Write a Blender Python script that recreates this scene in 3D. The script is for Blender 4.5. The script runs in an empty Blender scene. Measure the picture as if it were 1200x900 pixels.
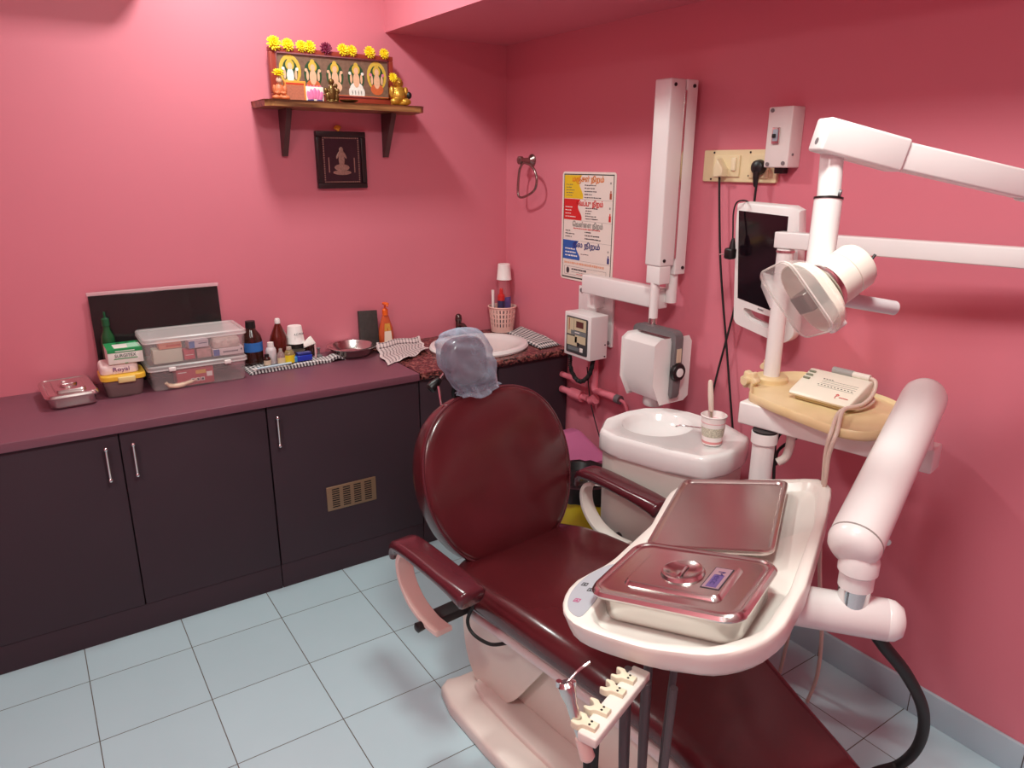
import bpy, bmesh, math, random
from mathutils import Vector, Matrix, noise
random.seed(7)
S = bpy.context.scene
COL = S.collection
V = Vector

# ------------------------------------------------------------------ camera
F_PX, PITCH, YAW, ROLL = 848.73, 0.2958, 0.5936, 0.0051
CAM = V((-2.0237, -3.0574, 1.5828))
_f = V((math.sin(YAW) * math.cos(PITCH), math.cos(YAW) * math.cos(PITCH), -math.sin(PITCH)))
_r = V((math.cos(YAW), -math.sin(YAW), 0.0))
_u = _r.cross(_f)
CR = _r * math.cos(ROLL) + _u * math.sin(ROLL)
CU = -_r * math.sin(ROLL) + _u * math.cos(ROLL)
CF = _f
cd = bpy.data.cameras.new('camera')
cam = bpy.data.objects.new('camera', cd)
COL.objects.link(cam)
cd.sensor_width = 36.0
cd.lens = F_PX / 1200 * 36.0
cd.clip_start = 0.02
cam.matrix_world = Matrix(((CR.x, CU.x, -CF.x, CAM.x), (CR.y, CU.y, -CF.y, CAM.y), (CR.z, CU.z, -CF.z, CAM.z), (0, 0, 0, 1)))
S.camera = cam


def ray(a, b):
    return CF + CR * ((a - 600) / F_PX) + CU * ((450 - b) / F_PX)


def on(a, b, ax, val):
    """the point of the plane x/y/z = val seen at a pixel of the survey photograph"""
    d = ray(a, b)
    i = 'xyz'.index(ax)
    return CAM + d * ((val - CAM[i]) / d[i])


def at(a, b, dep):
    return CAM + ray(a, b) * dep


# ------------------------------------------------------------------ light
S.view_settings.view_transform = 'Standard'
S.view_settings.look = 'None'
S.view_settings.gamma = 1.0
S.view_settings.use_curve_mapping = False
S.view_settings.exposure = -0.06
w = bpy.data.worlds.new('world')
S.world = w
w.use_nodes = True
w.node_tree.nodes['Background'].inputs[0].default_value = (0.9, 0.75, 0.75, 1)
w.node_tree.nodes['Background'].inputs[1].default_value = 0.1
ROOM_Z = 2.75


def area(name, loc, sx, sy, power, col=(0.9, 1.0, 0.94), rz=0.0):
    l = bpy.data.lights.new(name, 'AREA')
    l.shape = 'RECTANGLE'
    l.size, l.size_y = sx, sy
    l.energy = power
    l.color = col
    o = bpy.data.objects.new(name, l)
    o.location = loc
    o.rotation_euler = (0, 0, rz)
    COL.objects.link(o)
    return o


LIGHTS = [((-1.25, -0.6, 2.58), 0.16, 0.16, 18.5), ((-1.42, -2.55, 2.66), 0.36, 0.36, 33), ((-2.9, -2.6, 2.66), 0.4, 0.4, 19)]  # the last entry is an added fill lamp by the left wall
for i, (p, sx, sy, pw) in enumerate(LIGHTS):
    area('ceiling_and_fill_lamp', p, sx, sy, pw)


# ------------------------------------------------------------------ materials
def lin(c):
    return tuple((x / 255 / 12.92) if x / 255 <= 0.04045 else ((x / 255 + 0.055) / 1.055) ** 2.4 for x in c) + (1.0,)


MATS = {}


def mat(name, rgb, rough=0.5, metal=0.0, var=0.06, vs=8.0, bump=0.0, bs=40.0, alpha=1.0, coat=0.0, emit=0.0, spec=0.5):
    if name in MATS:
        return MATS[name]
    m = bpy.data.materials.new(name)
    m.use_nodes = True
    nt = m.node_tree
    b = nt.nodes['Principled BSDF']
    b.inputs['Roughness'].default_value = rough
    b.inputs['Metallic'].default_value = metal
    b.inputs['Alpha'].default_value = alpha
    b.inputs['Coat Weight'].default_value = coat
    b.inputs['Coat Roughness'].default_value = 0.15
    b.inputs['Specular IOR Level'].default_value = spec
    c = lin(rgb)
    b.inputs['Base Color'].default_value = c
    tc = nt.nodes.new('ShaderNodeTexCoord')
    if var > 0:
        n = nt.nodes.new('ShaderNodeTexNoise')
        n.inputs['Scale'].default_value = vs
        n.inputs['Detail'].default_value = 4
        nt.links.new(tc.outputs['Object'], n.inputs['Vector'])
        mx = nt.nodes.new('ShaderNodeMix')
        mx.data_type = 'RGBA'
        mx.inputs[6].default_value = tuple(x * (1 - var) for x in c[:3]) + (1,)
        mx.inputs[7].default_value = tuple(min(1, x * (1 + var)) for x in c[:3]) + (1,)
        nt.links.new(n.outputs['Fac'], mx.inputs[0])
        nt.links.new(mx.outputs[2], b.inputs['Base Color'])
    if bump > 0:
        n2 = nt.nodes.new('ShaderNodeTexNoise')
        n2.inputs['Scale'].default_value = bs
        n2.inputs['Detail'].default_value = 5
        nt.links.new(tc.outputs['Object'], n2.inputs['Vector'])
        bp = nt.nodes.new('ShaderNodeBump')
        bp.inputs['Strength'].default_value = bump
        bp.inputs['Distance'].default_value = 0.01
        nt.links.new(n2.outputs['Fac'], bp.inputs['Height'])
        nt.links.new(bp.outputs['Normal'], b.inputs['Normal'])
    if emit > 0:
        b.inputs['Emission Color'].default_value = c
        b.inputs['Emission Strength'].default_value = emit
    MATS[name] = m
    return m


def M_(nt, op, a, b=None, c=None):
    n = nt.nodes.new('ShaderNodeMath')
    n.operation = op
    for i, x in enumerate((a, b, c)):
        if x is None:
            continue
        if isinstance(x, (int, float)):
            n.inputs[i].default_value = x
        else:
            nt.links.new(x, n.inputs[i])
    return n.outputs[0]


def mixc(nt, fac, a, b):
    mx = nt.nodes.new('ShaderNodeMix')
    mx.data_type = 'RGBA'
    nt.links.new(fac, mx.inputs[0])
    for s, x in ((6, a), (7, b)):
        if isinstance(x, tuple):
            mx.inputs[s].default_value = x
        else:
            nt.links.new(x, mx.inputs[s])
    return mx.outputs[2]


def tile_mat(name, ox, oy, sx, sy, base, grout, rough, axes=(0, 1)):
    m = bpy.data.materials.new(name)
    m.use_nodes = True
    nt = m.node_tree
    b = nt.nodes['Principled BSDF']
    g = nt.nodes.new('ShaderNodeNewGeometry')
    sp = nt.nodes.new('ShaderNodeSeparateXYZ')
    nt.links.new(g.outputs['Position'], sp.inputs[0])
    fs, ids = [], []
    for ax, o, s in ((axes[0], ox, sx), (axes[1], oy, sy)):
        q = M_(nt, 'DIVIDE', M_(nt, 'SUBTRACT', sp.outputs[ax], o), s)
        ids.append(M_(nt, 'FLOOR', q))
        fr = M_(nt, 'FRACT', q)
        d = M_(nt, 'MINIMUM', fr, M_(nt, 'SUBTRACT', 1.0, fr))
        fs.append(M_(nt, 'MULTIPLY', d, s))
    d = M_(nt, 'MINIMUM', fs[0], fs[1])
    line = M_(nt, 'LESS_THAN', d, 0.0014)
    wn = nt.nodes.new('ShaderNodeTexWhiteNoise')
    cb = nt.nodes.new('ShaderNodeCombineXYZ')
    nt.links.new(ids[0], cb.inputs[0])
    nt.links.new(ids[1], cb.inputs[1])
    nt.links.new(cb.outputs[0], wn.inputs['Vector'])
    n = nt.nodes.new('ShaderNodeTexNoise')
    n.inputs['Scale'].default_value = 5
    n.inputs['Detail'].default_value = 4
    nt.links.new(g.outputs['Position'], n.inputs['Vector'])
    f = M_(nt, 'ADD', M_(nt, 'MULTIPLY', wn.outputs[0], 0.5), M_(nt, 'MULTIPLY', n.outputs['Fac'], 0.5))
    c = lin(base)
    cc = mixc(nt, f, tuple(x * 0.93 for x in c[:3]) + (1,), tuple(min(1, x * 1.06) for x in c[:3]) + (1,))
    nt.links.new(mixc(nt, line, cc, lin(grout)), b.inputs['Base Color'])
    r = M_(nt, 'ADD', M_(nt, 'MULTIPLY', line, 0.5), rough)
    nt.links.new(r, b.inputs['Roughness'])
    bp = nt.nodes.new('ShaderNodeBump')
    bp.inputs['Distance'].default_value = 0.002
    bp.inputs['Strength'].default_value = 0.4
    nt.links.new(M_(nt, 'SUBTRACT', 1.0, line), bp.inputs['Height'])
    nt.links.new(bp.outputs['Normal'], b.inputs['Normal'])
    return m


def check_mat(name, light, dark, nu, nv, duty=0.5, band=None):
    m = bpy.data.materials.new(name)
    m.use_nodes = True
    nt = m.node_tree
    b = nt.nodes['Principled BSDF']
    b.inputs['Roughness'].default_value = 0.9
    uv = nt.nodes.new('ShaderNodeUVMap')
    uv.uv_map = 'UVMap'
    sp = nt.nodes.new('ShaderNodeSeparateXYZ')
    nt.links.new(uv.outputs[0], sp.inputs[0])
    a = M_(nt, 'LESS_THAN', M_(nt, 'FRACT', M_(nt, 'MULTIPLY', sp.outputs[0], nu)), duty)
    c = M_(nt, 'LESS_THAN', M_(nt, 'FRACT', M_(nt, 'MULTIPLY', sp.outputs[1], nv)), duty)
    f = M_(nt, 'MULTIPLY', M_(nt, 'ADD', a, c), 0.5)
    if band:
        e = M_(nt, 'MINIMUM', M_(nt, 'MINIMUM', sp.outputs[0], M_(nt, 'SUBTRACT', 1.0, sp.outputs[0])),
               M_(nt, 'MINIMUM', sp.outputs[1], M_(nt, 'SUBTRACT', 1.0, sp.outputs[1])))
        f = M_(nt, 'MULTIPLY', f, M_(nt, 'GREATER_THAN', e, band))
    nt.links.new(mixc(nt, f, lin(light), lin(dark)), b.inputs['Base Color'])
    return m


def granite_mat():
    m = bpy.data.materials.new('granite')
    m.use_nodes = True
    nt = m.node_tree
    b = nt.nodes['Principled BSDF']
    b.inputs['Roughness'].default_value = 0.25
    tc = nt.nodes.new('ShaderNodeTexCoord')
    vo = nt.nodes.new('ShaderNodeTexVoronoi')
    vo.inputs['Scale'].default_value = 130
    no = nt.nodes.new('ShaderNodeTexNoise')
    no.inputs['Scale'].default_value = 45
    no.inputs['Detail'].default_value = 6
    for n in (vo, no):
        nt.links.new(tc.outputs['Object'], n.inputs['Vector'])
    rp = nt.nodes.new('ShaderNodeValToRGB')
    e = rp.color_ramp.elements
    e[0].position, e[0].color = 0.36, lin((30, 16, 18))
    e[1].position, e[1].color = 0.68, lin((150, 92, 84))
    x = e.new(0.5)
    x.color = lin((96, 44, 42))
    sp = nt.nodes.new('ShaderNodeSeparateColor')
    nt.links.new(vo.outputs['Color'], sp.inputs[0])
    f = M_(nt, 'ADD', M_(nt, 'MULTIPLY', sp.outputs[0], 0.35), M_(nt, 'MULTIPLY', no.outputs['Fac'], 0.65))
    nt.links.new(f, rp.inputs[0])
    nt.links.new(rp.outputs[0], b.inputs['Base Color'])
    return m


def wood_mat(name, c1, c2, scale=(2, 40, 40), rough=0.35):
    m = bpy.data.materials.new(name)
    m.use_nodes = True
    nt = m.node_tree
    b = nt.nodes['Principled BSDF']
    b.inputs['Roughness'].default_value = rough
    tc = nt.nodes.new('ShaderNodeTexCoord')
    mp = nt.nodes.new('ShaderNodeMapping')
    mp.inputs['Scale'].default_value = scale
    nt.links.new(tc.outputs['Object'], mp.inputs['Vector'])
    n = nt.nodes.new('ShaderNodeTexNoise')
    n.inputs['Scale'].default_value = 1.5
    n.inputs['Detail'].default_value = 6
    nt.links.new(mp.outputs[0], n.inputs['Vector'])
    rp = nt.nodes.new('ShaderNodeValToRGB')
    rp.color_ramp.elements[0].position, rp.color_ramp.elements[0].color = 0.35, lin(c1)
    rp.color_ramp.elements[1].position, rp.color_ramp.elements[1].color = 0.65, lin(c2)
    nt.links.new(n.outputs['Fac'], rp.inputs[0])
    nt.links.new(rp.outputs[0], b.inputs['Base Color'])
    return m


def net_mat():
    m = bpy.data.materials.new('cap_net')
    m.use_nodes = True
    nt = m.node_tree
    b = nt.nodes['Principled BSDF']
    b.inputs['Base Color'].default_value = lin((170, 182, 202))
    b.inputs['Roughness'].default_value = 0.8
    tc = nt.nodes.new('ShaderNodeTexCoord')
    n = nt.nodes.new('ShaderNodeTexNoise')
    n.inputs['Scale'].default_value = 330
    n2 = nt.nodes.new('ShaderNodeTexNoise')
    n2.inputs['Scale'].default_value = 22
    n2.inputs['Detail'].default_value = 3
    for x in (n, n2):
        nt.links.new(tc.outputs['Object'], x.inputs['Vector'])
    lw = nt.nodes.new('ShaderNodeLayerWeight')
    lw.inputs['Blend'].default_value = 0.35
    a = M_(nt, 'ADD', M_(nt, 'MULTIPLY', n.outputs['Fac'], 0.3), M_(nt, 'MULTIPLY', n2.outputs['Fac'], 0.25))
    a = M_(nt, 'ADD', a, M_(nt, 'MULTIPLY', lw.outputs['Facing'], 0.6))
    cl = nt.nodes.new('ShaderNodeClamp')
    cl.inputs['Min'].default_value = 0.2
    cl.inputs['Max'].default_value = 0.92
    nt.links.new(a, cl.inputs[0])
    nt.links.new(cl.outputs[0], b.inputs['Alpha'])
    return m


PINK = (218, 124, 139)
m_wall = mat('pink_paint', PINK, 0.42, var=0.03, vs=2.0, bump=0.06, bs=6)
m_ceil = mat('ceiling_white', (236, 214, 212), 0.8, var=0.02)
m_floor = tile_mat('floor_tile', -2.0556, -0.7123, 0.305, 0.3008, (182, 206, 214), (92, 84, 78), 0.22)
m_skirt = tile_mat('skirt_tile', -2.2267 + 0.0, -0.2, 0.3035, 0.5, (178, 198, 208), (70, 60, 58), 0.25, axes=(1, 2))
m_plum = mat('plum_laminate', (60, 45, 53), 0.55, var=0.07, vs=5, spec=0.3)
m_top = mat('maroon_laminate', (122, 74, 88), 0.42, var=0.06, vs=4)
m_gap = mat('dark_gap', (18, 12, 14), 0.9, var=0)
m_granite = granite_mat()
m_steel = mat('steel', (214, 208, 204), 0.2, 1.0, var=0.03)
m_chrome = mat('chrome', (225, 222, 222), 0.1, 1.0, var=0)
m_white = mat('white_enamel', (238, 234, 232), 0.25, var=0.02)
m_cream = mat('cream_plastic', (230, 224, 212), 0.35, var=0.03)
m_ceramic = mat('white_ceramic', (244, 243, 241), 0.12, var=0, coat=0.4)
m_shell = mat('pale_abs', (232, 222, 214), 0.35, var=0.03)
m_pinkpl = mat('pale_pink_plastic', (238, 214, 204), 0.4, var=0.03)
m_leather = mat('maroon_vinyl', (80, 22, 27), 0.26, var=0.18, vs=9, bump=0.18, bs=9, coat=0.35)
m_dleather = mat('dark_maroon_vinyl', (84, 30, 38), 0.24, var=0.12, vs=14, bump=0.1, bs=16, coat=0.4)
m_black = mat('black_plastic', (24, 22, 23), 0.4, var=0.05)
m_rubber = mat('black_rubber', (20, 20, 20), 0.6, var=0.05)
m_hose = mat('grey_hose', (84, 72, 76), 0.5, var=0.05)
m_bhose = mat('beige_hose', (214, 192, 178), 0.45, var=0.04)
m_grey = mat('grey_plastic', (112, 108, 110), 0.4, var=0.05)
m_ivory = mat('ivory_plastic', (232, 210, 168), 0.4, var=0.03)
m_tray = wood_mat('honey_tray', (226, 200, 150), (238, 214, 168), (6, 6, 6), 0.4)
m_shelfw = wood_mat('shelf_wood', (92, 56, 34), (176, 124, 76), (3, 30, 30), 0.35)
m_dwood = mat('dark_wood', (84, 54, 54), 0.5, var=0.15)
m_frost = mat('frosted_plastic', (238, 232, 230), 0.3, var=0.03, alpha=0.15)
m_clear = mat('clear_plastic', (246, 242, 234), 0.1, var=0, alpha=0.3, coat=0.5)
m_glassb = mat('brown_glass', (54, 24, 16), 0.08, var=0.05, coat=0.5)
m_screen = mat('dark_screen', (26, 16, 22), 0.06, var=0, coat=0.5)


# ------------------------------------------------------------------ mesh kit
def catmull(pts, n=6, closed=False):
    P = [V(p) for p in pts]
    if len(P) < 3:
        return P
    out = []
    N = len(P)
    rng = N if closed else N - 1
    for i in range(rng):
        if closed:
            p0, p1, p2, p3 = P[(i - 1) % N], P[i], P[(i + 1) % N], P[(i + 2) % N]
        else:
            p0, p1, p2, p3 = P[max(i - 1, 0)], P[i], P[i + 1], P[min(i + 2, N - 1)]
        for k in range(n):
            t = k / n
            out.append(0.5 * ((2 * p1) + (p2 - p0) * t + (2 * p0 - 5 * p1 + 4 * p2 - p3) * t * t + (3 * p1 - p0 - 3 * p2 + p3) * t ** 3))
    if not closed:
        out.append(P[-1])
    return out


def rrect(w_, h_, r, n=5):
    pts = []
    for cx, cy, a0 in ((w_ / 2 - r, h_ / 2 - r, 0), (-w_ / 2 + r, h_ / 2 - r, 90), (-w_ / 2 + r, -h_ / 2 + r, 180), (w_ / 2 - r, -h_ / 2 + r, 270)):
        for k in range(n + 1):
            a = math.radians(a0 + 90 * k / n)
            pts.append((cx + r * math.cos(a), cy + r * math.sin(a)))
    return pts


def polar(poly, c, n):
    out = []
    L = len(poly)
    for k in range(n):
        a = 2 * math.pi * k / n
        dx, dy = math.cos(a), math.sin(a)
        best = None
        for i in range(L):
            x1, y1 = poly[i][0] - c[0], poly[i][1] - c[1]
            x2, y2 = poly[(i + 1) % L][0] - c[0], poly[(i + 1) % L][1] - c[1]
            den = dx * (y2 - y1) - dy * (x2 - x1)
            if abs(den) < 1e-9:
                continue
            t = (x1 * (y2 - y1) - y1 * (x2 - x1)) / den
            s = (x1 * dy - y1 * dx) / den
            if t > 0 and -1e-6 <= s <= 1 + 1e-6 and (best is None or t > best):
                best = t
        out.append((c[0] + dx * best, c[1] + dy * best))
    return out


def frame(o, x, y=None, z=None):
    """matrix with origin o and the given axes (two of them are enough)"""
    if x is not None and y is not None:
        x = V(x).normalized(); z = x.cross(V(y)).normalized(); y = z.cross(x)
    elif x is not None:
        z = V(z).normalized(); x = (V(x) - z * V(x).dot(z)).normalized(); y = z.cross(x)
    return Matrix(((x[0], y[0], z[0], o[0]), (x[1], y[1], z[1], o[1]), (x[2], y[2], z[2], o[2]), (0, 0, 0, 1)))


def T(x, y, z, rz=0.0):
    return Matrix.Translation((x, y, z)) @ Matrix.Rotation(rz, 4, 'Z')


class MB:
    def __init__(s, M=None):
        s.bm = bmesh.new()
        s.M = M.copy() if M else Matrix.Identity(4)
        s.mi = 0
        s.mats = []

    def use(s, m):
        if m not in s.mats:
            s.mats.append(m)
        s.mi = s.mats.index(m)
        return s

    def v(s, p):
        return s.bm.verts.new(s.M @ V(p))

    def f(s, vs, smooth=True):
        try:
            fc = s.bm.faces.new(vs)
        except ValueError:
            return None
        fc.smooth = smooth
        fc.material_index = s.mi
        return fc

    def loft(s, rings, cap0=True, cap1=True, closed=True, loop=False):
        R = [[s.v(p) for p in r] for r in rings]
        n = len(R[0])
        pairs = list(zip(R, R[1:])) + ([(R[-1], R[0])] if loop else [])
        for a, b in pairs:
            for i in range(n if closed else n - 1):
                j = (i + 1) % n
                s.f((a[i], a[j], b[j], b[i]))
        if closed and not loop:
            if cap0:
                s.f(list(reversed(R[0])))
            if cap1:
                s.f(R[-1])
        return s

    def box(s, c, d, bev=0.0, M=None):
        hx, hy, hz = d[0] / 2, d[1] / 2, d[2] / 2
        b2 = bmesh.new()
        bmesh.ops.create_cube(b2, size=1.0)
        for v_ in b2.verts:
            v_.co = V((v_.co.x * d[0], v_.co.y * d[1], v_.co.z * d[2]))
        if bev > 0:
            bmesh.ops.bevel(b2, geom=b2.edges[:], offset=min(bev, min(d) * 0.49), segments=3, profile=0.5, affect='EDGES')
        L = M if M else Matrix.Translation(c)
        if M:
            L = M @ Matrix.Translation(c)
        mp = {}
        for v_ in b2.verts:
            mp[v_] = s.v(L @ v_.co)
        for fc in b2.faces:
            s.f([mp[x] for x in fc.verts])
        b2.free()
        return s

    def bar(s, p0, p1, wd, ht, up=(0, 0, 1), bev=0.0):
        p0, p1 = V(p0), V(p1)
        d = p1 - p0
        return s.box((0, 0, 0), (d.length, wd, ht), bev, frame2((p0 + p1) / 2, d, up))

    def cyl(s, p0, p1, r0, r1=None, n=24, cap=True):
        p0, p1 = V(p0), V(p1)
        r1 = r0 if r1 is None else r1
        d = (p1 - p0).normalized()
        a = V((0, 0, 1)) if abs(d.z) < 0.9 else V((1, 0, 0))
        x = d.cross(a).normalized()
        y = d.cross(x)
        rings = []
        for p, r in ((p0, r0), (p1, r1)):
            rings.append([p + x * (r * math.cos(2 * math.pi * k / n)) - y * (r * math.sin(2 * math.pi * k / n)) for k in range(n)])
        return s.loft(rings, cap, cap)

    def capsule(s, prof, p0, p1, n=28):
        """lathe: prof = (distance along p0->p1, radius)"""
        p0, p1 = V(p0), V(p1)
        d = (p1 - p0).normalized()
        a = V((0, 0, 1)) if abs(d.z) < 0.9 else V((1, 0, 0))
        x = d.cross(a).normalized()
        y = d.cross(x)
        rings = []
        for t, r in prof:
            rings.append([p0 + d * t + x * (max(r, 1e-4) * math.cos(2 * math.pi * k / n)) - y * (max(r, 1e-4) * math.sin(2 * math.pi * k / n)) for k in range(n)])
        return s.loft(rings)

    def lathe(s, prof, o=(0, 0, 0), n=32, M=None):
        L = M if M else Matrix.Translation(o)
        rings = [[L @ V((max(r, 1e-4) * math.cos(2 * math.pi * k / n), max(r, 1e-4) * math.sin(2 * math.pi * k / n), z)) for k in range(n)] for r, z in prof]
        return s.loft(rings)

    def tube(s, pts, r, n=10, sm=6, closed=False, cap=True):
        P = catmull(pts, sm, closed) if sm else [V(p) for p in pts]
        N = len(P)
        tn = []
        for i in range(N):
            if closed:
                t = P[(i + 1) % N] - P[i - 1]
            else:
                t = P[min(i + 1, N - 1)] - P[max(i - 1, 0)]
            tn.append(t.normalized())
        a = V((0, 0, 1)) if abs(tn[0].z) < 0.9 else V((1, 0, 0))
        x = tn[0].cross(a).normalized()
        rings = []
        for i in range(N):
            if i:
                x = (x - tn[i] * x.dot(tn[i])).normalized()
            y = tn[i].cross(x)
            rr = r[min(int(i * len(r) / N), len(r) - 1)] if isinstance(r, (list, tuple)) else r
            rings.append([P[i] + x * (rr * math.cos(2 * math.pi * k / n)) + y * (rr * math.sin(2 * math.pi * k / n)) for k in range(n)])
        return s.loft(rings, cap, cap, True, closed)

    def prism(s, poly, z0, z1, M=None, bev=0.0, seg=3, bevb=0.0):
        """polygon (counter-clockwise) extruded along local z, rounded top / bottom edge by inset"""
        L = M if M else Matrix.Identity(4)
        n = len(poly)
        P = [V((p[0], p[1])) for p in poly]
        nm = []
        for i in range(n):
            e1 = (P[i] - P[i - 1]).normalized()
            e2 = (P[(i + 1) % n] - P[i]).normalized()
            n1, n2 = V((-e1.y, e1.x)), V((-e2.y, e2.x))
            b = n1 + n2
            k = b.length_squared
            nm.append(b * (2 / k) if k > 0.3 else n1)
        def ring(ins, z):
            return [L @ V((P[i].x + nm[i].x * ins, P[i].y + nm[i].y * ins, z)) for i in range(n)]
        rings = []
        if bevb > 0:
            for k in range(seg):
                a = math.pi / 2 * k / seg
                rings.append(ring(bevb * (1 - math.sin(a)), z0 + bevb * (1 - math.cos(a))))
            rings.append(ring(0, z0 + bevb))
        else:
            rings.append(ring(0, z0))
        if bev > 0:
            for k in range(seg + 1):
                a = math.pi / 2 * k / seg
                rings.append(ring(bev * (1 - math.cos(a)), z1 - bev + bev * math.sin(a)))
        else:
            rings.append(ring(0, z1))
        return s.loft(rings)

    def ell(s, c, r, M=None, nu=20, nv=12):
        L = (M if M else Matrix.Identity(4)) @ Matrix.Translation(c)
        rings = []
        for j in range(nv + 1):
            b = -math.pi / 2 + math.pi * j / nv
            q = max(math.cos(b), 0.002)
            rings.append([L @ V((r[0] * q * math.cos(2 * math.pi * i / nu), r[1] * q * math.sin(2 * math.pi * i / nu), r[2] * math.sin(b))) for i in range(nu)])
        return s.loft(rings)

    def grid(s, fn, nu, nv, thick=0.0):
        uvl = s.bm.loops.layers.uv.get('UVMap') or s.bm.loops.layers.uv.new('UVMap')
        G = [[s.v(fn(i / nu, j / nv)) for j in range(nv + 1)] for i in range(nu + 1)]
        for i in range(nu):
            for j in range(nv):
                fc = s.f((G[i][j], G[i + 1][j], G[i + 1][j + 1], G[i][j + 1]))
                if fc:
                    for lp, (a, b) in zip(fc.loops, ((i, j), (i + 1, j), (i + 1, j + 1), (i, j + 1))):
                        lp[uvl].uv = (a / nu, b / nv)
        return s

    def build(s, name, m=None, parent=None, ang=38, mods=None):
        if parent is not None:
            inv = WM[parent].inverted()
            for v_ in s.bm.verts:
                v_.co = inv @ v_.co
        bmesh.ops.recalc_face_normals(s.bm, faces=s.bm.faces[:])
        lim = math.radians(ang)
        for e in s.bm.edges:
            e.smooth = len(e.link_faces) == 2 and e.calc_face_angle(0) < lim
        me = bpy.data.meshes.new(name)
        s.bm.to_mesh(me)
        s.bm.free()
        for x in (s.mats if s.mats else [m]):
            me.materials.append(x)
        o = bpy.data.objects.new(name, me)
        COL.objects.link(o)
        if parent is not None:
            o.parent = parent
            WM[o] = WM[parent]
        else:
            WM[o] = Matrix.Identity(4)
        for kind, kw in (mods or []):
            md = o.modifiers.new(kind.lower(), kind)
            for k, x in kw.items():
                setattr(md, k, x)
        return o


def frame2(o, x, up):
    x = V(x).normalized()
    u = V(up) if abs(x.dot(V(up))) < 0.95 else V((1, 0, 0))
    y = u.cross(x).normalized()
    z = x.cross(y)
    return Matrix(((x[0], y[0], z[0], o[0]), (x[1], y[1], z[1], o[1]), (x[2], y[2], z[2], o[2]), (0, 0, 0, 1)))


WM = {}


def tag(o, label=None, cat=None, group=None, kind=None):
    if label:
        o['label'] = label
    if cat:
        o['category'] = cat
    if group:
        o['group'] = group
    if kind:
        o['kind'] = kind
    return o


def thing(name, label, cat, loc=(0, 0, 0), rz=0.0, group=None):
    o = bpy.data.objects.new(name, None)
    o.empty_display_size = 0.05
    COL.objects.link(o)
    o.location = loc
    o.rotation_euler = (0, 0, rz)
    WM[o] = T(loc[0], loc[1], loc[2], rz)
    return tag(o, label, cat, group)


def struct(name, mb, m):
    return tag(mb.build(name, m), kind='structure')


def text(name, body, size, m, parent, M, ext=0.0004, fit=None, squash=None, bold=0.0):
    """lettering as a mesh part lying in the local xy plane of M (world), centred"""
    cu = bpy.data.curves.new(name, 'FONT')
    cu.body = body
    cu.size = size
    cu.extrude = ext
    cu.align_x = 'CENTER'
    cu.align_y = 'CENTER'
    cu.resolution_u = 3
    cu.offset = bold
    to = bpy.data.objects.new(name, cu)
    COL.objects.link(to)
    dg = bpy.context.evaluated_depsgraph_get()
    me = bpy.data.meshes.new_from_object(to.evaluated_get(dg))
    bpy.data.objects.remove(to)
    sx = 1.0
    if fit and len(me.vertices):
        xs = [v_.co.x for v_ in me.vertices]
        sx = fit / max(1e-6, max(xs) - min(xs))
        mid = (max(xs) + min(xs)) / 2
    else:
        mid = 0
    A = WM[parent].inverted() @ M if parent else M
    for v_ in me.vertices:
        v_.co = A @ V(((v_.co.x - mid) * sx, v_.co.y * (squash or 1.0), v_.co.z))
    me.materials.clear()
    me.materials.append(m)
    o = bpy.data.objects.new(name, me)
    COL.objects.link(o)
    if parent:
        o.parent = parent
        WM[o] = WM[parent]
    return o


# faces on walls: local x runs to the viewer's right, y up, z out of the wall
def on_back(x, y, z):
    return frame((x, y, z), (1, 0, 0), (0, 0, 1))


def on_right(x, y, z):
    return frame((x, y, z), (0, -1, 0), (0, 0, 1))


# ================================================================== SETTING
XL, YF = -3.3, -4.3
struct('floor', MB().box((XL / 2 - 0.05, YF / 2, -0.05), (-XL + 0.3, -YF + 0.2, 0.1)), m_floor)
struct('ceiling', MB().box((XL / 2, YF / 2, ROOM_Z + 0.05), (-XL + 0.2, -YF + 0.2, 0.1)), m_ceil)
struct('wall_back', MB().box((XL / 2, 0.05, ROOM_Z / 2), (-XL + 0.2, 0.1, ROOM_Z)), m_wall)
struct('wall_right', MB().box((0.05, YF / 2, ROOM_Z / 2), (0.1, -YF, ROOM_Z)), m_wall)
struct('wall_left', MB().box((XL - 0.05, YF / 2, ROOM_Z / 2), (0.1, -YF, ROOM_Z)), m_wall)
struct('wall_front', MB().box((XL / 2, YF - 0.05, ROOM_Z / 2), (-XL + 0.2, 0.1, ROOM_Z)), m_wall)
struct('baseboard_right', MB().box((-0.006, (YF - 0.53) / 2, 0.05), (0.012, -YF - 0.53, 0.1), 0.002), m_skirt)
struct('trim_1', MB().box((-0.305, YF / 2, (ROOM_Z + 2.103) / 2), (0.61, -YF, ROOM_Z - 2.103)), m_wall)   # the overhead loft along the right wall
for (p, sx, sy, pw) in LIGHTS:
    t = thing('ceiling_and_fill_light', 'square white ceiling light panel ' + ('above the counter' if p[1] > -1 else ('above the chair foot' if p[0] > -2 else 'added as unseen fill near the left wall')), 'light', (p[0], p[1], ROOM_Z))
    MB().box((p[0], p[1], (ROOM_Z + p[2] + 0.04) / 2), (sx + 0.06, sy + 0.06, ROOM_Z - p[2] - 0.04), 0.005).build('frame', m_white, t)
    MB().box((p[0], p[1], p[2] + 0.034), (sx, sy, 0.012), 0.003).build('diffuser', mat('lamp_glow', (255, 240, 220), 0.5, var=0, emit=6.0), t)
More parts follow.
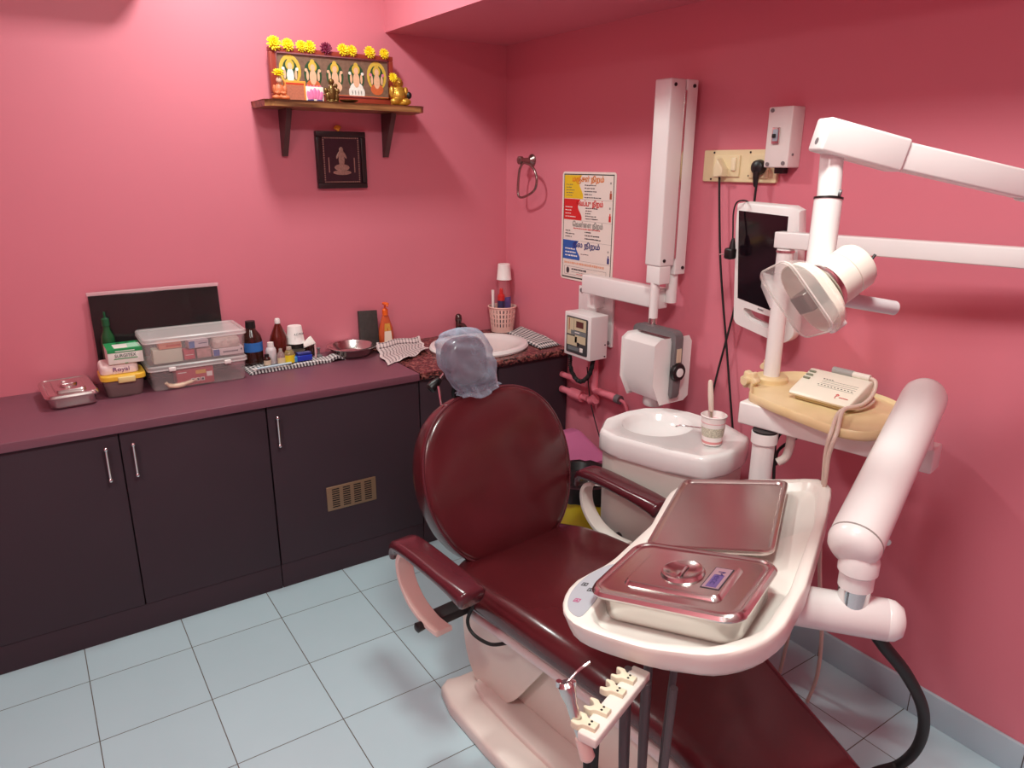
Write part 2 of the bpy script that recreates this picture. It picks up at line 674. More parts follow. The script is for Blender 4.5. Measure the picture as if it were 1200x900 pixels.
# unseen wall unit above the counter, added for the shadow it casts into view
unit_x = -1.90
t = thing('shadow_wall_unit', 'unseen white wall unit added for its shadow high above the counter', 'wall unit', (unit_x, -0.1, 2.18))
MB().box((unit_x, -0.1, 2.315), (0.82, 0.2, 0.27), 0.04).build('housing', m_white, t)
MB().box((unit_x, -0.203, 2.23), (0.74, 0.012, 0.05), 0.004).build('front_strip', m_grey, t)

# ================================================================== CABINETS
CT = 0.775
YD = -0.525


def handle(x, parent):
    mb = MB()
    mb.cyl((x, YD - 0.024, 0.592), (x, YD - 0.024, 0.703), 0.0045, n=12)
    for z in (0.605, 0.69):
        mb.cyl((x, YD + 0.001, z), (x, YD - 0.024, z), 0.0045, n=10)
    for z in (0.594, 0.701):
        mb.ell((x, YD - 0.024, z), (0.007, 0.007, 0.008), nu=12, nv=8)
    return mb.build('handle', m_chrome, parent)


def cabinet(name, x0, x1, doors, label, vent=None):
    t = thing(name, label, 'cabinet', ((x0 + x1) / 2, -0.26, 0), 0, 'base cabinets along the back wall')
    MB().box(((x0 + x1) / 2, -0.255, 0.4225), (x1 - x0 - 0.001, 0.50, 0.645)).build('body', m_plum, t)
    MB().box(((x0 + x1) / 2, -0.262, 0.05), (x1 - x0 - 0.001, 0.52, 0.1), 0.001).build('plinth', m_plum, t)
    for a, b, hx in doors:
        d = MB().box(((a + b) / 2, YD + 0.009, 0.4225), (b - a - 0.004, 0.018, 0.642), 0.0015).build('door', m_plum, t)
        if hx:
            handle(hx, d)
        if vent and a < vent[0] < b:
            vx0, vx1, vz0, vz1 = vent
            g = MB()
            mv = mat('brass_vent', (150, 122, 96), 0.4, 0.5, var=0.06)
            g.use(mv)
            cx = (vx0 + vx1) / 2
            g.box((cx, YD - 0.001, (vz0 + vz1) / 2), (vx1 - vx0, 0.006, vz1 - vz0), 0.002)
            g.use(m_gap)
            W_ = (vx1 - vx0 - 0.03) / 4
            for k in range(4):
                px0 = vx0 + 0.014 + k * (W_ + 0.001)
                for q in range(9):
                    g.box((px0 + W_ / 2, YD - 0.004, vz0 + 0.014 + q * 0.0093), (W_ - 0.014, 0.001, 0.0045))
            g.build('vent_grille', None, d)
    return t


cabinet('base_cabinet', XL + 0.005, -2.328, [(XL + 0.005, -2.8, -2.83), (-2.8, -2.328, -2.77)], 'plum base cabinet at the left end under the maroon worktop')
cabinet('base_cabinet', -2.326, -1.381, [(-2.326, -1.853, -1.896), (-1.853, -1.381, -1.817)], 'dark plum cabinet with two doors and paired steel handles')
cabinet('base_cabinet', -1.379, -0.769, [(-1.379, -0.769, -1.348)], 'dark plum cabinet whose single door has a brass vent grille', vent=(-1.183, -0.978, 0.273, 0.374))
cabinet('base_cabinet', -0.767, -0.006, [(-0.767, -0.388, None), (-0.386, -0.006, None)], 'dark plum sink cabinet under the granite slab, behind the chair')
tag(MB().box(((XL - 0.769) / 2, -0.271, 0.76), (-XL - 0.769 - 0.006, 0.54, 0.03), 0.002).build('worktop', m_top), 'long maroon laminate worktop on the plum cabinets', 'worktop')
mb = MB()
n = 60
ring0, ring1, ring2 = [], [], []
pts = []
for k in range(n + 1):
    x = -0.768 + (0.764) * k / n
    pts.append((x, -0.548 + 0.006 * noise.noise(V((x * 60, 0, 0))) + 0.003 * noise.noise(V((x * 190, 3, 0)))))
rows = []
for z, dy in ((0.7455, 0.008), (0.752, 0.0), (0.762, -0.003), (0.770, 0.001), (0.775, 0.006)):
    rows.append([(p[0], p[1] + dy + 0.003 * noise.noise(V((p[0] * 120, z * 300, 0))), z) for p in pts] + [(-0.004, -0.002, z), (-0.768, -0.002, z)])
mb.loft(rows)
tag(mb.build('granite_countertop', m_granite), 'red brown granite slab with rough front edge holding the sink', 'countertop')

# ================================================================== SHELF WALL
t = thing('wall_shelf', 'brown wooden shelf on two brackets holding the devotional picture', 'shelf', (-0.83, -0.1, 1.8))
mb = MB()
mb.prism([(-1.185, -0.001), (-1.185, -0.17), (-1.155, -0.198), (-0.555, -0.198), (-0.535, -0.18), (-0.5, -0.001)][::-1], 1.782, 1.806, bev=0.004)
mb.build('board', m_shelfw, t)
for x in (-1.075, -0.635):
    MB(frame((x, 0, 0), (0, 1, 0), (0, 0, 1))).prism([(-0.001, 1.781), (-0.105, 1.781), (-0.105, 1.768), (-0.016, 1.605), (-0.001, 1.605)], -0.011, 0.011, bev=0.002).build('bracket', m_dwood, t)


def devotional(px_t):
    """five generic seated figures under arches, printed on the picture"""
    W0, W1, z0, z1 = -1.095, -0.637, 1.838, 1.985
    A = on_back(0, -0.0, 0)
    mb = MB(frame((0, -0.0605, 0), (1, 0, 0), (0, 0, 1)))
    back = mat('print_ground', (124, 96, 80), 0.35, var=0.5, vs=70)
    gold = mat('print_gold', (214, 178, 74), 0.35, var=0.3, vs=120)
    green = mat('print_green', (44, 78, 50), 0.35, var=0.3, vs=90)
    skin = mat('print_skin', (232, 184, 150), 0.35, var=0.15, vs=120)
    pinkm = mat('print_pink', (226, 130, 160), 0.35, var=0.3, vs=120)
    wht = mat('print_white', (236, 232, 224), 0.35, var=0.2, vs=120)
    org = mat('print_orange', (206, 104, 62), 0.35, var=0.25, vs=120)
    mb.use(back)
    mb.prism([(W0, z0), (W1, z0), (W1, z1), (W0, z1)], 0, 0.001)
    xs = [W0 + 0.05, W0 + 0.14, W0 + 0.23, W0 + 0.32, W0 + 0.41]

    def disc(cx, cz, rx, rz, lay, m, n=18):
        mb.use(m)
        mb.prism([(cx + rx * math.cos(2 * math.pi * k / n), cz + rz * math.sin(2 * math.pi * k / n)) for k in range(n)], 0, 0.001 + lay * 0.0003)
    for i, x in enumerate(xs):
        if i in (0, 4):
            disc(x, z0 + 0.085, 0.043, 0.056, 1, gold)
            disc(x, z0 + 0.08, 0.031, 0.047, 2, green)
        else:
            disc(x, z0 + 0.075, 0.036, 0.052, 1, green)
        body = [gold, org, skin, wht, org][i]
        disc(x, z0 + 0.035, 0.028, 0.022, 3, body)
        disc(x, z0 + 0.065, 0.014, 0.028, 4, skin if i != 0 else wht)
        disc(x, z0 + 0.104, 0.017, 0.019, 3, gold)
        disc(x, z0 + 0.1, 0.0095, 0.0125, 5, skin)
        disc(x, z0 + 0.119, 0.009, 0.012, 4, gold)
        for sd in (-1, 1):
            disc(x + sd * 0.022, z0 + 0.07, 0.005, 0.018, 4, skin)
            disc(x + sd * 0.027, z0 + 0.09, 0.006, 0.006, 5, [wht, skin, skin, wht, pinkm][i])
        if i in (1, 3):
            for k in range(-2, 3):
                disc(x + k * 0.013, z0 + 0.018, 0.008, 0.018, 6, pinkm if i == 1 else wht)
    mb.use(org)
    mb.prism([(W0, z0), (W1, z0), (W1, z0 + 0.006), (W0, z0 + 0.006)], 0, 0.0035)
    return mb.build('print', None, px_t)


# the picture leans on the wall, its foot a little forward
LEAN = math.radians(6)
t = thing('devotional_picture', 'wide framed print of five seated figures on the wooden shelf', 'picture', (-0.866, -0.06, 1.806))
mf = mat('frame_redwood', (150, 58, 44), 0.35, var=0.25, vs=20)
mb = MB()
for (x0, x1, za, zb) in ((-1.122, -0.61, 1.985, 2.003), (-1.122, -0.61, 1.807, 1.838), (-1.122, -1.095, 1.838, 1.985), (-0.637, -0.61, 1.838, 1.985)):
    mb.box(((x0 + x1) / 2, -0.052, (za + zb) / 2), (x1 - x0, 0.026, zb - za), 0.003)
mb.build('frame', mf, t)
mb = MB()
for (x0, x1, za, zb) in ((-1.1, -0.632, 1.981, 1.986), (-1.1, -0.632, 1.837, 1.841), (-1.098, -1.094, 1.838, 1.985), (-0.638, -0.633, 1.838, 1.985)):
    mb.box(((x0 + x1) / 2, -0.066, (za + zb) / 2), (x1 - x0, 0.004, zb - za))
mb.build('inner_border', m_steel, t)
devotional(t)


def flower_mesh(mb, r, m1, seed):
    rnd = random.Random(seed)
    mb.use(m1)
    mb.ell((0, 0, 0), (r * 0.55, r * 0.55, r * 0.4), nu=12, nv=8)
    for lay, (cnt, tilt, ln) in enumerate(((13, 5, 1.0), (12, 28, 0.95), (10, 50, 0.8), (7, 72, 0.62))):
        for k in range(cnt):
            a = 2 * math.pi * (k + 0.5 * lay) / cnt + rnd.uniform(-0.1, 0.1)
            L = Matrix.Rotation(a, 4, 'Z') @ Matrix.Rotation(-math.radians(tilt + rnd.uniform(-6, 6)), 4, 'Y')
            mb.ell((r * ln * 0.6, 0, 0), (r * ln * 0.42, r * 0.16, r * 0.05), L, nu=8, nv=6)


m_yel = mat('yellow_petal', (250, 214, 20), 0.6, var=0.15, vs=60)
m_mar = mat('maroon_petal', (120, 18, 58), 0.6, var=0.15, vs=60)
FL = [((321, 53), 0.030, 'large yellow flower at the left corner of the shelf picture'),
      ((337, 55), 0.026, 'yellow flower second from the left on the picture frame'),
      ((353, 56), 0.024, 'yellow flower third from the left, touching its right neighbour'),
      ((363, 58), 0.026, 'yellow flower just left of the dark maroon flower'),
      ((402, 62), 0.026, 'yellow flower just right of the dark maroon flower'),
      ((412, 63), 0.024, 'yellow flower second to the right of the maroon flower'),
      ((433, 64), 0.026, 'yellow flower second from the right end of the frame'),
      ((450, 66), 0.023, 'small yellow flower at the right end of the frame top')]
for k, (q, r, lb) in enumerate(FL):
    p = on(q[0], q[1], 'y', -0.062)
    p.z = max(2.003 + 0.35 * r, p.z)
    mb = MB(frame(p, (1, 0, 0.1 * (k % 3 - 1)), (0, 0.3, 1)))
    flower_mesh(mb, r, m_yel, k)
    tag(mb.build('yellow_flower', None), lb, 'flower', 'yellow flowers on the shrine')
p = on(382, 60, 'y', -0.062)
p.z = 2.003 + 0.008
mb = MB(frame(p, (1, 0, 0), (0, 0.3, 1)))
flower_mesh(mb, 0.026, m_mar, 20)
tag(mb.build('maroon_flower', None), 'dark maroon flower in the middle of the picture frame top', 'flower')

m_gold = mat('gold_paint', (206, 160, 64), 0.3, 0.6, var=0.2, vs=60)
m_brass = mat('dark_brass', (112, 84, 44), 0.35, 0.7, var=0.3, vs=60)


def figurine(name, label, x, y, h, m, parts):
    t = thing(name, label, 'figurine', (x, y, 1.806))
    mb = MB(T(x, y, 1.806))
    for c, r in parts:
        mb.ell([q * h for q in c], [q * h for q in r], nu=16, nv=10)
    mb.build('body', m, t, mods=[('REMESH', dict(mode='VOXEL', voxel_size=0.0016, use_smooth_shade=True))])
    return t


seated = [((0, 0, 0.13), (0.32, 0.24, 0.13)), ((0, 0.02, 0.42), (0.24, 0.2, 0.3)), ((0, 0, 0.82), (0.13, 0.13, 0.16)), ((0, 0, 0.66), (0.08, 0.08, 0.1)),
          ((-0.24, -0.05, 0.45), (0.08, 0.09, 0.2)), ((0.24, -0.05, 0.45), (0.08, 0.09, 0.2)), ((-0.14, -0.18, 0.3), (0.12, 0.08, 0.07)), ((0.14, -0.18, 0.3), (0.12, 0.08, 0.07)),
          ((-0.2, -0.16, 0.12), (0.2, 0.13, 0.1)), ((0.2, -0.16, 0.12), (0.2, 0.13, 0.1))]
t = figurine('seated_figurine', 'small orange robed seated figurine at the left end of shelf', -1.112, -0.125, 0.085, mat('orange_robe', (196, 104, 62), 0.5, var=0.3, vs=50), seated)
MB(T(-1.112, -0.128, 1.806)).ell((0, 0, 0.071), (0.011, 0.012, 0.013)).build('head_scarf', mat('bare_clay', (214, 176, 150), 0.6), t)
mb = MB(frame((-1.112, -0.125, 1.901), (1, 0, 0), (0, 1, 0.4)))
flower_mesh(mb, 0.024, m_yel, 31)
tag(mb.build('yellow_flower', None), 'yellow flower on the head of the orange figurine', 'flower', 'yellow flowers on the shrine')
# small framed card behind the orange figurine
t = thing('framed_card', 'small orange edged framed card beside the orange robed figurine', 'picture', (-1.045, -0.1, 1.806))
MB().box((-1.045, -0.1, 1.844), (0.085, 0.012, 0.076), 0.002).build('frame', mat('card_orange', (232, 150, 60), 0.4), t)
mb = MB(on_back(-1.045, -0.1065, 1.838))
mb.use(mat('card_clay', (178, 104, 80), 0.5, var=0.35, vs=160))
mb.box((0, 0, 0), (0.07, 0.056, 0.001))
mb.use(mat('card_red', (196, 54, 34), 0.5))
mb.box((0, 0.033, 0), (0.07, 0.006, 0.001))
mb.build('print', None, t)
# standing card with pink lotus
t = thing('lotus_card', 'small standing card with a pink lotus on the shelf', 'card', (-0.97, -0.11, 1.806))
MB().box((-0.97, -0.11, 1.835), (0.07, 0.003, 0.057), 0.001).build('card_sheet', mat('card_white', (240, 226, 216), 0.5), t)
mb = MB(on_back(-0.97, -0.112, 1.835))
mb.use(mat('lotus_pink', (226, 120, 168), 0.45, var=0.25, vs=120))
for k in range(-2, 3):
    mb.ell((k * 0.012, 0.004 - abs(k) * 0.002, 0.0), (0.009, 0.021, 0.002), Matrix.Rotation(-k * 0.15, 4, 'Z'), nu=12, nv=6)
mb.use(mat('lotus_blue', (52, 58, 110), 0.5))
for k in (-1, 1):
    mb.ell((k * 0.018, -0.021, 0.0), (0.013, 0.005, 0.002), nu=12, nv=6)
mb.build('lotus_print', None, t)
t = figurine('brass_figurine', 'dark brass figurine in the middle of the shelf', -0.908, -0.13, 0.09, m_brass,
             [((0, 0, 0.06), (0.3, 0.25, 0.06)), ((0, 0, 0.4), (0.18, 0.15, 0.36)), ((0, 0, 0.86), (0.13, 0.12, 0.14)), ((-0.26, 0, 0.5), (0.1, 0.09, 0.12)), ((0.26, 0, 0.5), (0.1, 0.09, 0.12)),
              ((-0.2, 0, 0.25), (0.12, 0.12, 0.2)), ((0.2, 0, 0.25), (0.12, 0.12, 0.2)), ((0.2, 0, 0.72), (0.08, 0.07, 0.09))])
mb = MB()
mb.lathe([(0.001, 0.0), (0.016, 0.0), (0.02, 0.004), (0.035, 0.009), (0.037, 0.013), (0.03, 0.011), (0.001, 0.006)], (-0.845, -0.145, 1.806))
tag(mb.build('brass_lamp_dish', mat('bronze', (88, 66, 40), 0.35, 0.8)), 'shallow dark bronze lamp dish at the shelf front', 'dish')
t = figurine('laughing_figurine', 'gold round bellied laughing figurine at the right end of shelf', -0.617, -0.12, 0.115, m_gold,
             [((0, 0, 0.08), (0.3, 0.26, 0.08)), ((0, -0.02, 0.36), (0.27, 0.25, 0.26)), ((0, 0.02, 0.58), (0.26, 0.19, 0.12)), ((0, 0, 0.82), (0.16, 0.16, 0.17)),
              ((-0.27, -0.04, 0.48), (0.1, 0.1, 0.2)), ((0.27, -0.04, 0.48), (0.1, 0.1, 0.2)), ((-0.22, -0.18, 0.16), (0.18, 0.13, 0.12)), ((0.22, -0.18, 0.16), (0.18, 0.13, 0.12)),
              ((-0.16, 0, 0.78), (0.04, 0.05, 0.09)), ((0.16, 0, 0.78), (0.04, 0.05, 0.09)), ((0, -0.15, 0.8), (0.05, 0.04, 0.03))])
MB(T(-0.617, -0.12, 1.806)).ell((0.042, -0.012, 0.045), (0.012, 0.01, 0.014)).build('sack', m_black, t)
mb = MB(frame((-0.646, -0.135, 1.915), (1, 0, 0), (0, 0.3, 1)))
flower_mesh(mb, 0.02, m_yel, 33)
tag(mb.build('yellow_flower', None), 'yellow flower on the shoulder of the gold figurine', 'flower', 'yellow flowers on the shrine')

# dark framed picture under the shelf
t = thing('framed_picture', 'dark framed picture with silver engraving hung below the shelf', 'picture', (-0.838, 0, 1.592))
fx0, fx1, fz0, fz1 = -0.948, -0.732, 1.478, 1.706
A = on_back(-0.84, -0.012, 1.592)
mb = MB()
for (x0, x1, za, zb) in ((fx0, fx1, fz1 - 0.022, fz1), (fx0, fx1, fz0, fz0 + 0.022), (fx0, fx0 + 0.022, fz0 + 0.022, fz1 - 0.022), (fx1 - 0.022, fx1, fz0 + 0.022, fz1 - 0.022)):
    mb.box(((x0 + x1) / 2, -0.012, (za + zb) / 2), (x1 - x0, 0.024, zb - za), 0.003)
mb.build('frame', mat('black_frame', (38, 24, 26), 0.35), t)
mb = MB(frame((-0.84, -0.013, 1.592), (1, 0, 0), (0, 0, 1)))
mb.use(mat('engraving_ground', (52, 26, 36), 0.3, var=0.3, vs=40))
mb.box((0, 0, 0), (0.176, 0.188, 0.004))
sil = mat('engraving_silver', (168, 138, 124), 0.4, 0.4, var=0.5, vs=160)
mb.use(sil)
for k in range(18):
    for s_ in (-1, 1):
        mb.box((-0.075 + k * 0.0088, s_ * 0.088, 0.0022), (0.0055, 0.005, 0.001))
for k in range(19):
    for s_ in (-1, 1):
        mb.box((s_ * 0.076, -0.079 + k * 0.0088, 0.0022), (0.005, 0.0055, 0.001))
mb.ell((0, 0.002, 0.002), (0.013, 0.03, 0.001), nu=16, nv=6)
mb.ell((0, 0.04, 0.002), (0.009, 0.013, 0.001), nu=16, nv=6)
mb.ell((0, -0.03, 0.002), (0.033, 0.014, 0.001), nu=16, nv=6)
mb.ell((0, -0.05, 0.002), (0.04, 0.01, 0.001), nu=16, nv=6)
for s_ in (-1, 1):
    mb.ell((s_ * 0.022, 0.012, 0.002), (0.005, 0.018, 0.001), Matrix.Rotation(s_ * 0.5, 4, 'Z'), nu=12, nv=6)
    mb.box((s_ * 0.056, -0.02, 0.002), (0.004, 0.06, 0.001))
mb.build('engraving', None, t)
mb = MB(frame((-0.85, -0.02, 1.713), (1, 0, 0.3), (0, 0.2, 1)))
mb.use(mat('orange_petal', (224, 150, 40), 0.6))
for k in range(7):
    mb.ell((0.006, 0, 0), (0.014, 0.004, 0.002), Matrix.Rotation(0.4 + k * 0.35, 4, 'Z'), nu=8, nv=6)
tag(mb.build('orange_flower', None), 'small withered orange flower on top of the dark framed picture', 'flower')

# ================================================================== RIGHT WALL
# towel ring
t = thing('towel_ring', 'metal towel ring on the pink wall near the corner', 'towel ring', (0, -0.217, 1.596))
m_ring = mat('antique_steel', (150, 128, 124), 0.25, 0.9, var=0.1)
mb = MB()
mb.capsule([(0, 0.028), (0.006, 0.028), (0.012, 0.02), (0.02, 0.012), (0.055, 0.011), (0.06, 0.018), (0.075, 0.018), (0.08, 0.01)], (0, -0.217, 1.596), (-1, -0.217, 1.596))
mb.build('mount', m_ring, t)
rp = [on(a, b, 'x', -0.066) for a, b in ((614, 191), (622, 194), (627, 201), (629, 212), (626, 223), (616, 230), (609, 231), (607, 224), (608, 205), (610, 196))]
MB().tube(rp, 0.0055, n=10, sm=5, closed=True).build('ring', m_ring, t)

# colour chart poster
PY0, PY1, PZ0, PZ1 = -0.452, -0.800, 1.088, 1.55
PW, PH = PY0 - PY1, PZ1 - PZ0
t = thing('poster', 'laminated Tamil poster with yellow, red, white and blue sections', 'poster', (0, (PY0 + PY1) / 2, (PZ0 + PZ1) / 2))
A = on_right(-0.0005, (PY0 + PY1) / 2, (PZ0 + PZ1) / 2)
MB(A).prism(rrect(PW, PH, 0.015), 0, 0.0025).build('sheet', mat('poster_paper', (236, 226, 216), 0.35, var=0.02), t)
m_pg = mat('poster_border', (40, 58, 50), 0.4)
m_py = mat('poster_yellow', (232, 196, 44), 0.4, var=0.04)
m_pr = mat('poster_red', (212, 44, 44), 0.4, var=0.04)
m_pb = mat('poster_blue', (36, 96, 176), 0.4, var=0.06)
m_po = mat('poster_orange', (222, 126, 40), 0.4)
m_pk = mat('poster_ink', (56, 52, 60), 0.5)
m_pw = mat('poster_white', (244, 240, 236), 0.5)
m_pn = mat('poster_navy', (40, 50, 120), 0.5)
m_pgr = mat('poster_grey', (150, 146, 140), 0.5)
mb = MB(A)
hw, hh = PW / 2 - 0.013, PH / 2 - 0.011
mb.use(m_pg)
mb.box((0, hh, 0.0026), (2 * hw + 0.004, 0.004, 0.0006))
mb.box((0, -hh, 0.0026), (2 * hw + 0.004, 0.006, 0.0006))
mb.box((-hw, 0, 0.0026), (0.003, 2 * hh, 0.0006))
mb.box((hw, 0, 0.0026), (0.004, 2 * hh, 0.0006))
ZS = [hh - 0.002, hh - 0.101, hh - 0.191, hh - 0.277, hh - 0.362]      # section limits


def wavy(x0, za, zb, amp, base):
    pts = [(x0, za), (x0, zb)]
    n_ = 14
    for k in range(n_ + 1):
        q = k / n_
        pts.append((base + amp * math.sin(q * 5.5 + 1.0), zb + (za - zb) * q))
    return pts


for m_, a, b, base in ((m_py, 0, 1, -0.045), (m_pr, 1, 2, -0.05), (m_pb, 3, 4, -0.055)):
    mb.use(m_)
    mb.prism(wavy(-hw + 0.002, ZS[a] - 0.001, ZS[b] + 0.001, 0.014, base), 0.002, 0.0029)
mb.use(m_pgr)
for z in ZS[1:]:
    mb.box((0.06, z, 0.0026), (0.2, 0.0009, 0.0006))
rnd = random.Random(3)


def line_of_print(x, z, ln, m_, h=0.0042):
    mb.use(m_)
    q = x
    while q < x + ln:
        wd = rnd.uniform(0.004, 0.013)
        mb.box((q + wd / 2, z + rnd.uniform(-0.0005, 0.0005), 0.003), (wd, h * rnd.uniform(0.65, 1.0), 0.0006))
        q += wd + rnd.uniform(0.0015, 0.004)


for k in range(5):
    line_of_print(-hw + 0.016, ZS[0] - 0.04 - k * 0.0115, (0.036, 0.03, 0.055, 0.045, 0.04)[k], mat('poster_olive', (120, 128, 90), 0.5))
    line_of_print(-0.022, ZS[0] - 0.041 - k * 0.0125, (0.075, 0.062, 0.07, 0.045, 0.1)[k], m_pk)
    line_of_print(-0.012, ZS[1] - 0.036 - k * 0.0108, (0.07, 0.042, 0.034, 0.064, 0.082)[k], m_pk)
for k in range(4):
    line_of_print(-hw + 0.012, ZS[1] - 0.035 - k * 0.0135, (0.044, 0.03, 0.036, 0.066)[k], m_pw)
line_of_print(-0.09, ZS[2] - 0.034, 0.17, m_pr, 0.0045)
for k in range(3):
    line_of_print(-hw + 0.016, ZS[2] - 0.046 - k * 0.0125, (0.03, 0.06, 0.04)[k], m_pk)
    line_of_print(-0.012, ZS[2] - 0.046 - k * 0.0135, (0.04, 0.085, 0.095)[k], m_pk, 0.005)
    line_of_print(-hw + 0.018, ZS[3] - 0.038 - k * 0.0145, (0.062, 0.07, 0.085)[k], m_pw, 0.007)
line_of_print(-0.035, ZS[3] - 0.055, 0.05, m_pk, 0.003)
line_of_print(-hw + 0.014, ZS[4] - 0.014, 0.27, mat('poster_peach', (230, 170, 140), 0.5), 0.010)
mb.use(m_pk)
for zz in (ZS[4] - 0.03, ZS[4] - 0.066):
    mb.box((-0.005, zz, 0.0028), (0.28, 0.0008, 0.0006))
for xx in (-0.145, 0.135):
    mb.box((xx, ZS[4] - 0.048, 0.0028), (0.0008, 0.036, 0.0006))
mb.ell((-0.122, ZS[4] - 0.048, 0.0026), (0.011, 0.014, 0.001), nu=14, nv=6)
line_of_print(-0.095, ZS[4] - 0.041, 0.09, m_pk, 0.008)
line_of_print(-0.095, ZS[4] - 0.053, 0.1, m_pgr, 0.003)
line_of_print(-0.06, ZS[4] - 0.06, 0.06, m_pr, 0.003)
# little bottles at the right edge
for a, m_ in ((0, mat('poster_brown', (176, 84, 60), 0.5)), (1, m_pr), (3, m_pn)):
    mb.use(m_)
    mb.box((hw - 0.016, ZS[a + 1] + 0.018, 0.003), (0.013, 0.024, 0.0006), 0.0003)
    mb.box((hw - 0.016, ZS[a + 1] + 0.035, 0.003), (0.006, 0.008, 0.0006))
    mb.use(m_pgr)
    mb.box((hw - 0.018, ZS[a] - 0.03, 0.003), (0.008, 0.008, 0.0006), 0.0003, )
mb.build('print', None, t)
for body, k, dx, m_, fit, squash in (('மஞ்சள் நிறம்', 0, -0.002, m_po, 0.205, 1.1), ('சிவப்பு நிறம்', 1, 0.01, m_pr, 0.18, 1.1), ('ெவள்ைள நிறம்', 2, 0.004, m_pgr, 0.2, 1.1), ('நீல நிறம்', 3, 0.0, m_pn, 0.18, 1.1)):
    text('lettering', body, 0.026, m_, t, A @ Matrix.Translation((dx, ZS[k] - 0.018, 0.0032)), fit=fit, squash=squash, bold=0.0007)

# switch board
m_ivs = mat('switch_ivory', (234, 216, 172), 0.4, var=0.03)
t = thing('switchboard', 'ivory electrical switchboard with one switch and a socket', 'switchboard', (0, -1.4, 1.577))
SY0, SY1, SZ0, SZ1 = -1.254, -1.555, 1.526, 1.629
A = on_right(0, (SY0 + SY1) / 2, (SZ0 + SZ1) / 2)
MB(A).prism(rrect(0.301, 0.103, 0.006), 0, 0.012, bev=0.003).build('plate', m_ivs, t)
sw = MB(A).box((-0.047, 0.0, 0.014), (0.11, 0.07, 0.008), 0.003).build('switch_module', m_ivs, t)
MB(A).box((-0.013, 0.006, 0.02), (0.018, 0.042, 0.009), 0.003).build('rocker', mat('rocker_ivory', (240, 226, 190), 0.35), sw)
MB(A).box((0.085, 0.0, 0.014), (0.075, 0.075, 0.007), 0.003).build('socket', m_ivs, t)
for x, y in ((-0.105, 0.043), (0.045, 0.043), (-0.112, -0.043), (0.118, -0.03), (0.045, -0.03), (0.112, 0.043)):
    MB(A).cyl((x, y, 0.011), (x, y, 0.0135), 0.0035, n=10).build('screw', m_black, t)
# adaptor plugged into the switchboard with its own cord
pA = on(844, 205, 'x', -0.03)
t = thing('plug_adaptor', 'ivory plug in the left side of the switchboard with long black cord', 'plug', (-0.02, pA.y, 1.56))
mb = MB(on_right(-0.018, pA.y, 1.565))
mb.prism([(-0.018, -0.025), (0.02, -0.02), (0.02, 0.005), (-0.006, 0.037), (-0.018, 0.005)], 0, 0.03, bev=0.005)
mb.build('body', mat('adaptor_ivory', (228, 212, 176), 0.4), t)
cp = [on(a, b, 'x', -0.03) for a, b in ((843, 206), (843, 240), (844, 300), (847, 350), (851, 400), (854, 440), (857, 480), (860, 520))]
MB().tube(cp, 0.0038, n=8).build('cord', m_rubber, t)
pB = on(888, 196, 'x', -0.035)
t = thing('black_plug', 'black plug in the right socket of the switchboard', 'plug', (-0.03, pB.y, pB.z))
mb2 = MB()
mb2.lathe([(0.001, -0.02), (0.02, -0.02), (0.024, -0.008), (0.021, 0.008), (0.012, 0.014), (0.001, 0.015)], M=frame(pB, (0, -1, 0), (0, 0, 1)))
mb2.capsule([(0, 0.012), (0.02, 0.010), (0.045, 0.006), (0.05, 0.001)], (pB.x - 0.004, pB.y, pB.z - 0.012), (pB.x - 0.004, pB.y, pB.z - 0.1), n=14)
mb2.build('body', m_black, t)
cp = [on(a, b, 'x', -0.04) for a, b in ((887.5, 208), (886, 220), (884, 236), (881, 262))] + [on(a, b, 'x', -0.03) for a, b in ((874, 310), (866, 340), (858, 372), (848, 410), (840, 440), (834, 470), (834, 510))]
MB().tube(cp, 0.0038, n=8).build('cord', m_rubber, t)

# breaker box
t = thing('breaker_box', 'white breaker box with a small switch above the switchboard', 'breaker box', (0, -1.585, 1.66))
MB().box((-0.03, -1.583, 1.662), (0.06, 0.086, 0.176), 0.004).build('case', mat('breaker_white', (228, 218, 214), 0.4), t)
A = on_right(-0.0605, -1.583, 1.662)
b_ = MB(A).box((-0.006, 0.005, 0.002), (0.026, 0.048, 0.006), 0.001).build('breaker_surround', m_steel, t)
MB(A).box((-0.006, 0.006, 0.006), (0.016, 0.034, 0.006), 0.001).build('breaker_face', mat('breaker_grey', (168, 178, 190), 0.4), b_)
MB(A).box((-0.006, 0.004, 0.012), (0.009, 0.012, 0.012), 0.002).build('toggle', m_black, b_)
for x, y in ((-0.028, 0.078), (0.028, -0.075), (-0.028, -0.078)):
    MB(A).cyl((x, y, 0), (x, y, 0.003), 0.006, n=12).build('screw', m_grey, t)
MB(A).cyl((0.043, -0.05, -0.02), (0.045, -0.05, -0.02), 0.004, n=10).build('screw', m_grey, t)
mb = MB()
mb.box((-0.022, -1.578, 1.566), (0.03, 0.03, 0.02), 0.003)
mb.build('cable_gland', m_black, t)

